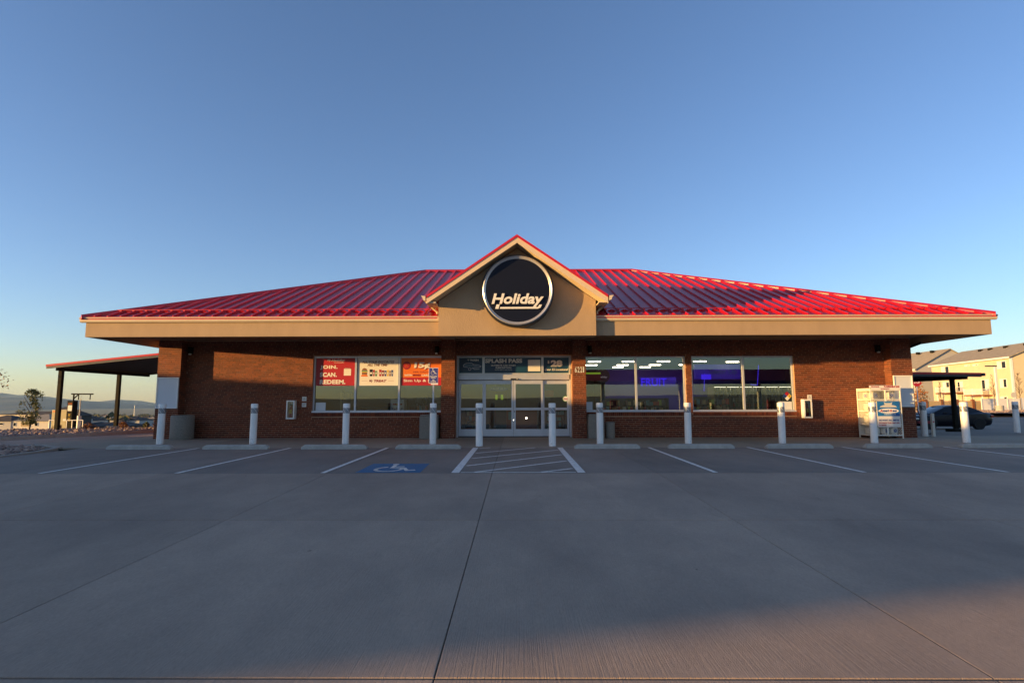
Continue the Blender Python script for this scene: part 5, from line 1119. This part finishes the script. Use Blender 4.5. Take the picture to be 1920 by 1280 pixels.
# ------------------------------------------------------------------ black car
def car(cx, cy, cz, lab):
    t = thing('parked_car', (cx, cy, cz), lab, 'car')
    # stations from nose (x=-2.4) to tail (x=+2.4): sill z, belt z, half width
    st = [(-2.42, .42, .58, .55), (-2.36, .26, .68, .74), (-2.1, .20, .76, .86), (-1.6, .18, .84, .91), (-1.0, .18, .92, .92), (-.6, .18, .95, .93), (.0, .18, .97, .93), (.8, .18, .99, .93), (1.4, .18, 1.01, .92), (1.9, .2, 1.02, .89), (2.25, .26, 1.0, .82), (2.42, .38, .90, .68)]
    b = MB(); V = []; n = 9
    for (x, zs_, zb, hw) in st:
        m_ = (zs_+zb)/2
        for (yy, zz) in ((-hw*.86, zs_), (-hw*.97, zs_+.1), (-hw, m_), (-hw*.97, zb-.08), (-hw*.84, zb), (hw*.84, zb), (hw*.97, zb-.08), (hw, m_), (hw*.97, zs_+.1), (hw*.86, zs_)): V.append((cx+x, cy+yy, cz+zz))
    n = 10; F = [(i*n+j, i*n+(j+1) % n, (i+1)*n+(j+1) % n, (i+1)*n+j) for i in range(len(st)-1) for j in range(n)]+[tuple(range(n)), tuple(range((len(st)-1)*n, len(st)*n))[::-1]]
    b.raw(V, F); b.build('car_body', M['carpaint'], t, smooth=True)
    gs = [(-1.25, .93, .0, .80), (-.35, .96, .42, .78), (.1, .97, .47, .77), (.7, .98, .46, .77), (1.2, 1.0, .36, .76), (1.95, 1.02, .03, .74)]
    V = []
    for (x, z0, h, hw) in gs:
        for yy, zz in ((-hw, z0-.03), (-hw*.80, z0+h*.93), (-hw*.6, z0+h), (hw*.6, z0+h), (hw*.80, z0+h*.93), (hw, z0-.03)): V.append((cx+x, cy+yy, cz+zz))
    n = 6; b = MB(); b.raw(V, [(i*n+j, i*n+j+1, (i+1)*n+j+1, (i+1)*n+j) for i in range(5) for j in range(5)]); b.build('cabin_glass', M['darkglass'], t, smooth=True)
    V = []
    for (x, z0, h, hw) in gs[1:5]:
        for yy, zz in ((-hw*.80-.01, z0+h*.93), (-hw*.6, z0+h+.012), (hw*.6, z0+h+.012), (hw*.80+.01, z0+h*.93)): V.append((cx+x, cy+yy, cz+zz))
    b = MB(); b.raw(V, [(i*4+j, i*4+j+1, (i+1)*4+j+1, (i+1)*4+j) for i in range(3) for j in range(3)]); b.build('roof_panel', M['carpaint'], t, smooth=True)
    b = MB()
    for (xa, za, xb, zb) in ((.18, .98, .14, 1.42),): b.box(cx+.1, cx+.18, cy-.80, cy-.62, cz+.95, cz+1.42)
    b.build('door_pillar', M['carpaint'], t)
    for x in (-1.48, 1.42):
        for s_ in (-1, 1):
            y = cy+s_*.84; b = MB(); b.tube((cx+x, y-.11*s_, cz+.335), (cx+x, y+.11*s_, cz+.335), .335, n=26); wv = b.build('wheel', M['tyre'], t, smooth=True)
            b = MB()
            for k in range(5):
                a = k*2*math.pi/5; c_, s2 = math.cos(a), math.sin(a); b.raw([(cx+x+(u*c_-v*s2), y+.115*s_, cz+.335+(u*s2+v*c_)) for u, v in ((.03, -.03), (.22, -.02), (.22, .02), (.03, .03))], [(0, 1, 2, 3)])
            b.tube((cx+x, y+.105*s_, cz+.335), (cx+x, y+.112*s_, cz+.335), .05, n=12); b.build('rim', M['rim'], wv)
            b = MB(); A = arc(cx+x, cz+.335, .39, 0, 180, 12); 
            for p, q_ in zip(A, A[1:]): b.face([(p[0], y+s_*.085, p[1]), (q_[0], y+s_*.085, q_[1]), (cx+x+(q_[0]-cx-x)*.85, y+s_*.085, cz+.335+(q_[1]-cz-.335)*.85), (cx+x+(p[0]-cx-x)*.85, y+s_*.085, cz+.335+(p[1]-cz-.335)*.85)])
            b.build('wheel_arch', M['black'], t)
    b = MB(); b.box(cx+2.22, cx+2.40, cy-.84, cy-.60, cz+.72, cz+.86); b.build('tail_light', M['taillight'], t, bevel=.02); b = MB(); b.box(cx+2.22, cx+2.40, cy+.60, cy+.84, cz+.72, cz+.86); b.build('tail_light', M['taillight'], t, bevel=.02)
    b = MB(); b.box(cx-2.36, cx-2.12, cy-.86, cy-.62, cz+.60, cz+.70); b.build('headlight', M['silver'], t, bevel=.02)
    b = MB(); b.box(cx-.72, cx-.52, cy-1.05, cy-.90, cz+.93, cz+1.05); b.build('wing_mirror', M['carpaint'], t, bevel=.03)
    b = MB(); b.box(cx-.35, cx-.17, cy-.945, cy-.925, cz+.80, cz+.83); b.box(cx+.75, cx+.93, cy-.945, cy-.925, cz+.82, cz+.85); b.build('door_handle', M['black'], t)
    return t
car(26.45, 35.2, -.41, 'black four-door car parked beyond the right end of the store')
# cart/trolley wheel peeking from behind the store corner
t = thing('hand_trolley', (15.6, 24.2, 0), 'dark hand trolley with a spoked wheel at the far right store corner', 'trolley')
b = MB(); 
A = arc(15.85+2.0, .28, .26, 0, 360, 22)
A = [(15.62+.27*math.cos(R(a)), .27+.27*math.sin(R(a))) for a in range(0, 361, 15)]
TX, TYY = 1.05, 2.2
for p, q_ in zip(A, A[1:]): b.tube((p[0]+TX-.35, 22.6, p[1]), (q_[0]+TX-.35, 22.6, q_[1]), .022, n=6, caps=False)
for a in range(0, 360, 45): b.tube((15.62+TX-.35, 22.6, .27), (15.62+TX-.35+.26*math.cos(R(a)), 22.6, .27+.26*math.sin(R(a))), .006, n=4)
b.build('wheel', M['tyre'], t)
b = MB(); b.box(15.9, 16.45, 22.5, 22.58, .42, .52); b.tube((16.1, 22.54, .5), (15.9, 22.54, 1.0), .02, n=6); b.build('trolley_frame', M['darkred'], t)
t = thing('white_signpost', (15.1, 21.0, 0), 'narrow pale square post standing at the sidewalk end right of the store', 'post'); b = MB(); b.box(15.33, 15.42, 20.98, 21.07, 0, .85); b.build('square_post', M['tank'], t); b = MB(); b.box(15.35, 15.40, 20.972, 20.978, .52, .57); b.build('red_dot', M['red'], t)

# ------------------------------------------------------------------ houses, left side and far town
def low_house(x0, x1, y, dep, zb, ze, zr, wm, rm, lab, wins=(), hip=True, nm='low_house'):
    t = thing(nm, ((x0+x1)/2, y, zb), lab, 'house')
    b = MB(); b.box(x0, x1, y, y+dep, zb-1, ze, skip='tb'); b.build('wall', wm, t)
    o = .4; i_ = min((x1-x0)/2-.1, dep/2) if hip else 0; xm0, xm1, ym = x0-o+i_, x1+o-i_, y+dep/2
    b = MB(); V = [(x0-o, y-o, ze), (x1+o, y-o, ze), (x1+o, y+dep+o, ze), (x0-o, y+dep+o, ze), (xm0, ym, zr), (xm1, ym, zr)]; b.raw(V, [(0, 1, 5, 4), (1, 2, 5), (2, 3, 4, 5), (3, 0, 4), (0, 3, 2, 1)]); b.build('roof', rm, t)
    for (a, c, z0, z1, mm) in wins:
        b = MB(); b.box(a-.08, c+.08, y-.06, y, z0-.08, z1+.08); w1 = b.build('window', M['vinyl'], t); b = MB(); b.box(a, c, y-.075, y-.061, z0, z1); b.build('pane', M[mm], w1)
    return t
low_house(-146, -130.5, 158, 12, -7, -1.9, -1.1, M['offwhite'], M['shingled'], 'two-storey cream house with a flat dark roofline at the left edge', [(-134.6, -133.2, -4.4, -3.0, 'darkglass'), (-137.5, -136.5, -4.4, -3.0, 'darkglass')])
low_house(-123.6, -114.8, 138, 9, -6.6, -3.1, -1.5, M['offwhite'], M['shingle'], 'low cream garage house with a brown hip roof left of the tan utility box', [(-123.6, -123.0, -4.3, -3.5, 'darkglass'), (-121.8, -119.4, -4.5, -3.5, 'tanfence'), (-118.3, -117.6, -4.3, -3.5, 'darkglass')])
low_house(-140, -131.5, 146, 8, -6.6, -3.4, -1.9, M['greysid'], M['shingled'], 'grey garage with a dark roof at the left edge', [(-137.5, -133.5, -4.3, -3.8, 'darkglass')])
low_house(-129.5, -122.6, 152, 10, -6.6, -2.2, .2, M['shingled'], M['shingled'], 'dark house with a steep black roof behind the young tree', [])
low_house(-113.5, -104.5, 150, 9, -6.8, -4.9, -3.6, M['shingled'], M['shingled'], 'dark house between the pay station and the right canopy post', [(-109, -106, -6.3, -5.3, 'curt')])
low_house(-125.5, -118, 160, 9, -7.3, -5.2, -4.2, M['greysid'], M['shingled'], 'grey-green house just right of the slim guard post', [])
low_house(-184.5, -177.0, 260, 9, -10.2, -7.9, -6.4, M['offwhite'], M['shingle'], 'cream house with a brown roof right of the right canopy post', [(-182, -180.5, -9.3, -8.4, 'darkglass')], hip=False)
low_house(-173.8, -167.2, 255, 9, -10.2, -7.9, -6.0, M['offwhite'], M['shingled'], 'pale gabled house nearest the store corner in the valley', [], hip=False)
low_house(-194.0, -187.0, 262, 9, -10.2, -8.3, -7.0, M['tan'], M['shingled'], 'tan house hidden mostly by the right canopy post', [])
rq = random.Random(21); cols = ['offwhite', 'greysid', 'tan', 'curt']
hn = 0
for k in range(46):
    Y = rq.uniform(190, 900); px = rq.uniform(-60, 300); X = (px-962)/1050*Y; zb = leftz(0, Y)-.2; wd = rq.uniform(8, 14); h = rq.uniform(3, 4.4)
    side = rq.choice(['the near slope', 'the valley', 'the far part of town'])
    t = low_house(X-wd/2, X+wd/2, Y, 10, zb, zb+h, zb+h+rq.uniform(1.5, 2.6), M[cols[k % 4]], M['shingled'] if k % 3 else M['shingle'], '%s %s valley house, %s roof, %s' % (['small', 'broad', 'plain', 'long', 'squat', 'low', 'narrow', 'simple', 'modest', 'boxy', 'neat'][k % 11], {'offwhite': 'cream', 'greysid': 'grey', 'tan': 'tan', 'curt': 'white'}[cols[k % 4]], 'dark' if k % 3 else 'brown', ('beside the store corner' if px > 270 else 'right of the right canopy post' if px > 225 else 'between the canopy posts' if px > 175 else 'behind the thin guard post' if px > 140 else 'behind the utility box' if px > 95 else 'behind the young tree' if px > 35 else 'at the left edge')+(', on the near slope' if Y < 420 else ', in mid valley' if Y < 700 else ', far out')), [(X-1.5, X+.2, zb+1, zb+2.2, 'darkglass')] if Y < 420 else [], nm='valley_house')
    t['group'] = 'houses of the valley town'
bb = MB()
for k in range(900):     # tree belts of the valley
    Y = 240+abs(rq.gauss(0, 1))*900; px = rq.uniform(-150, 420); X = (px-962)/1050*Y; zb = leftz(0, Y); s = rq.uniform(1.5, 4.5); c = Vector((X, Y, zb+s*.7))
    for q_ in range(26):
        u = Vector((rq.gauss(0, 1), rq.gauss(0, 1), rq.gauss(0, .7))); u.normalize(); p = c+Vector((u.x*s*rq.uniform(.5, 1.1), u.y*s*.9, u.z*s*.7)); v = Vector((rq.gauss(0, 1), rq.gauss(0, 1), rq.gauss(0, 1))).normalized(); w1 = u.cross(v).normalized(); r_ = s*.38; bb.face([p-v*r_, p+w1*r_, p+v*r_, p-w1*r_])
bb.build('valley_trees', M['leafdark'], kind='stuff')
X = (247-962)/1050*800; t = thing('radio_mast', (X, 800, -25), 'thin radio mast rising over the valley town', 'mast'); b = MB(); b.tube((X, 800, -26), (X, 800, -2), .6, .25, n=6); b.build('mast_pole', M['tank'], t)

# ------------------------------------------------------------------ added unseen mass behind the camera, shaped to shade the lot
def across(profile, L_, dep):
    h = Vector((-.928, -.371)); e = Vector((.3714, -.9285)); b = MB(); n = len(profile); V = []
    for dd in (0, dep):
        for q_, z in profile: p = h*(L_+dd)+e*q_; V.append((p.x, p.y, z))
    b.raw(V, [tuple(range(n)), tuple(range(n, 2*n))[::-1]]+[(i, n+i, n+(i+1) % n, (i+1) % n) for i in range(n)]); return b
t = thing('added_shade_mass', (-32, 3, -.6), 'added dark building mass with a slanting end, unseen behind the camera, shaped to shade the lot', 'building')
across([(-26.3, -.8), (-9.2, -.8), (-8.6, -.83+.1), (-4.52, 1.68), (-3.48, 2.325), (-.9, 3.98), (-26.3, 3.98)], 28, 7).build('wall', M['shingled'], t)  # made-up outline, its slanting end follows the shadow edge on the lot
across([(-26.4, 3.98), (-.88, 3.98), (-.88, 4.03), (-26.4, 4.03)], 27.95, 7.1).build('roof', M['dark'], t)
t = thing('fuel_canopy', (24, -29, -.6), 'flat fuel canopy on columns across the forecourt, behind the camera', 'fuel canopy')
b = MB(); b.box(7, 44, -36, -24, 3.75, 5.0); b.build('canopy_deck', M['darkmetal'], t)
b = MB(); b.box(6.95, 44.05, -36.05, -36, 3.7, 5.05); b.box(6.95, 44.05, -24, -23.95, 3.7, 5.05); b.build('canopy_band', M['darkred'], t)
for x in (11, 21, 31, 41): b = MB(); b.box(x-.2, x+.2, -30.2, -29.8, -.6, 3.75); b.build('canopy_column', M['whitebrd'], t); b = MB(); b.box(x+1, x+1.9, -30.3, -29.7, -.6, 1.5); b.build('fuel_pump', M['darkred'], t, bevel=.05)
# ------------------------------------------------------------------ haze
hm = bpy.data.materials.new('haze'); hm.use_nodes = True; ht = hm.node_tree; ht.nodes.clear()
ho = ht.nodes.new('ShaderNodeOutputMaterial'); hv = ht.nodes.new('ShaderNodeVolumePrincipled'); hv.inputs['Color'].default_value = (.5, .75, 1, 1); hv.inputs['Density'].default_value = 3.6e-5; hv.inputs['Anisotropy'].default_value = .1
ht.links.new(hv.outputs[0], ho.inputs['Volume'])
b = MB(); b.box(-14500, 14500, -14500, 14500, -66, 330); b.build('haze', hm, kind='stuff')
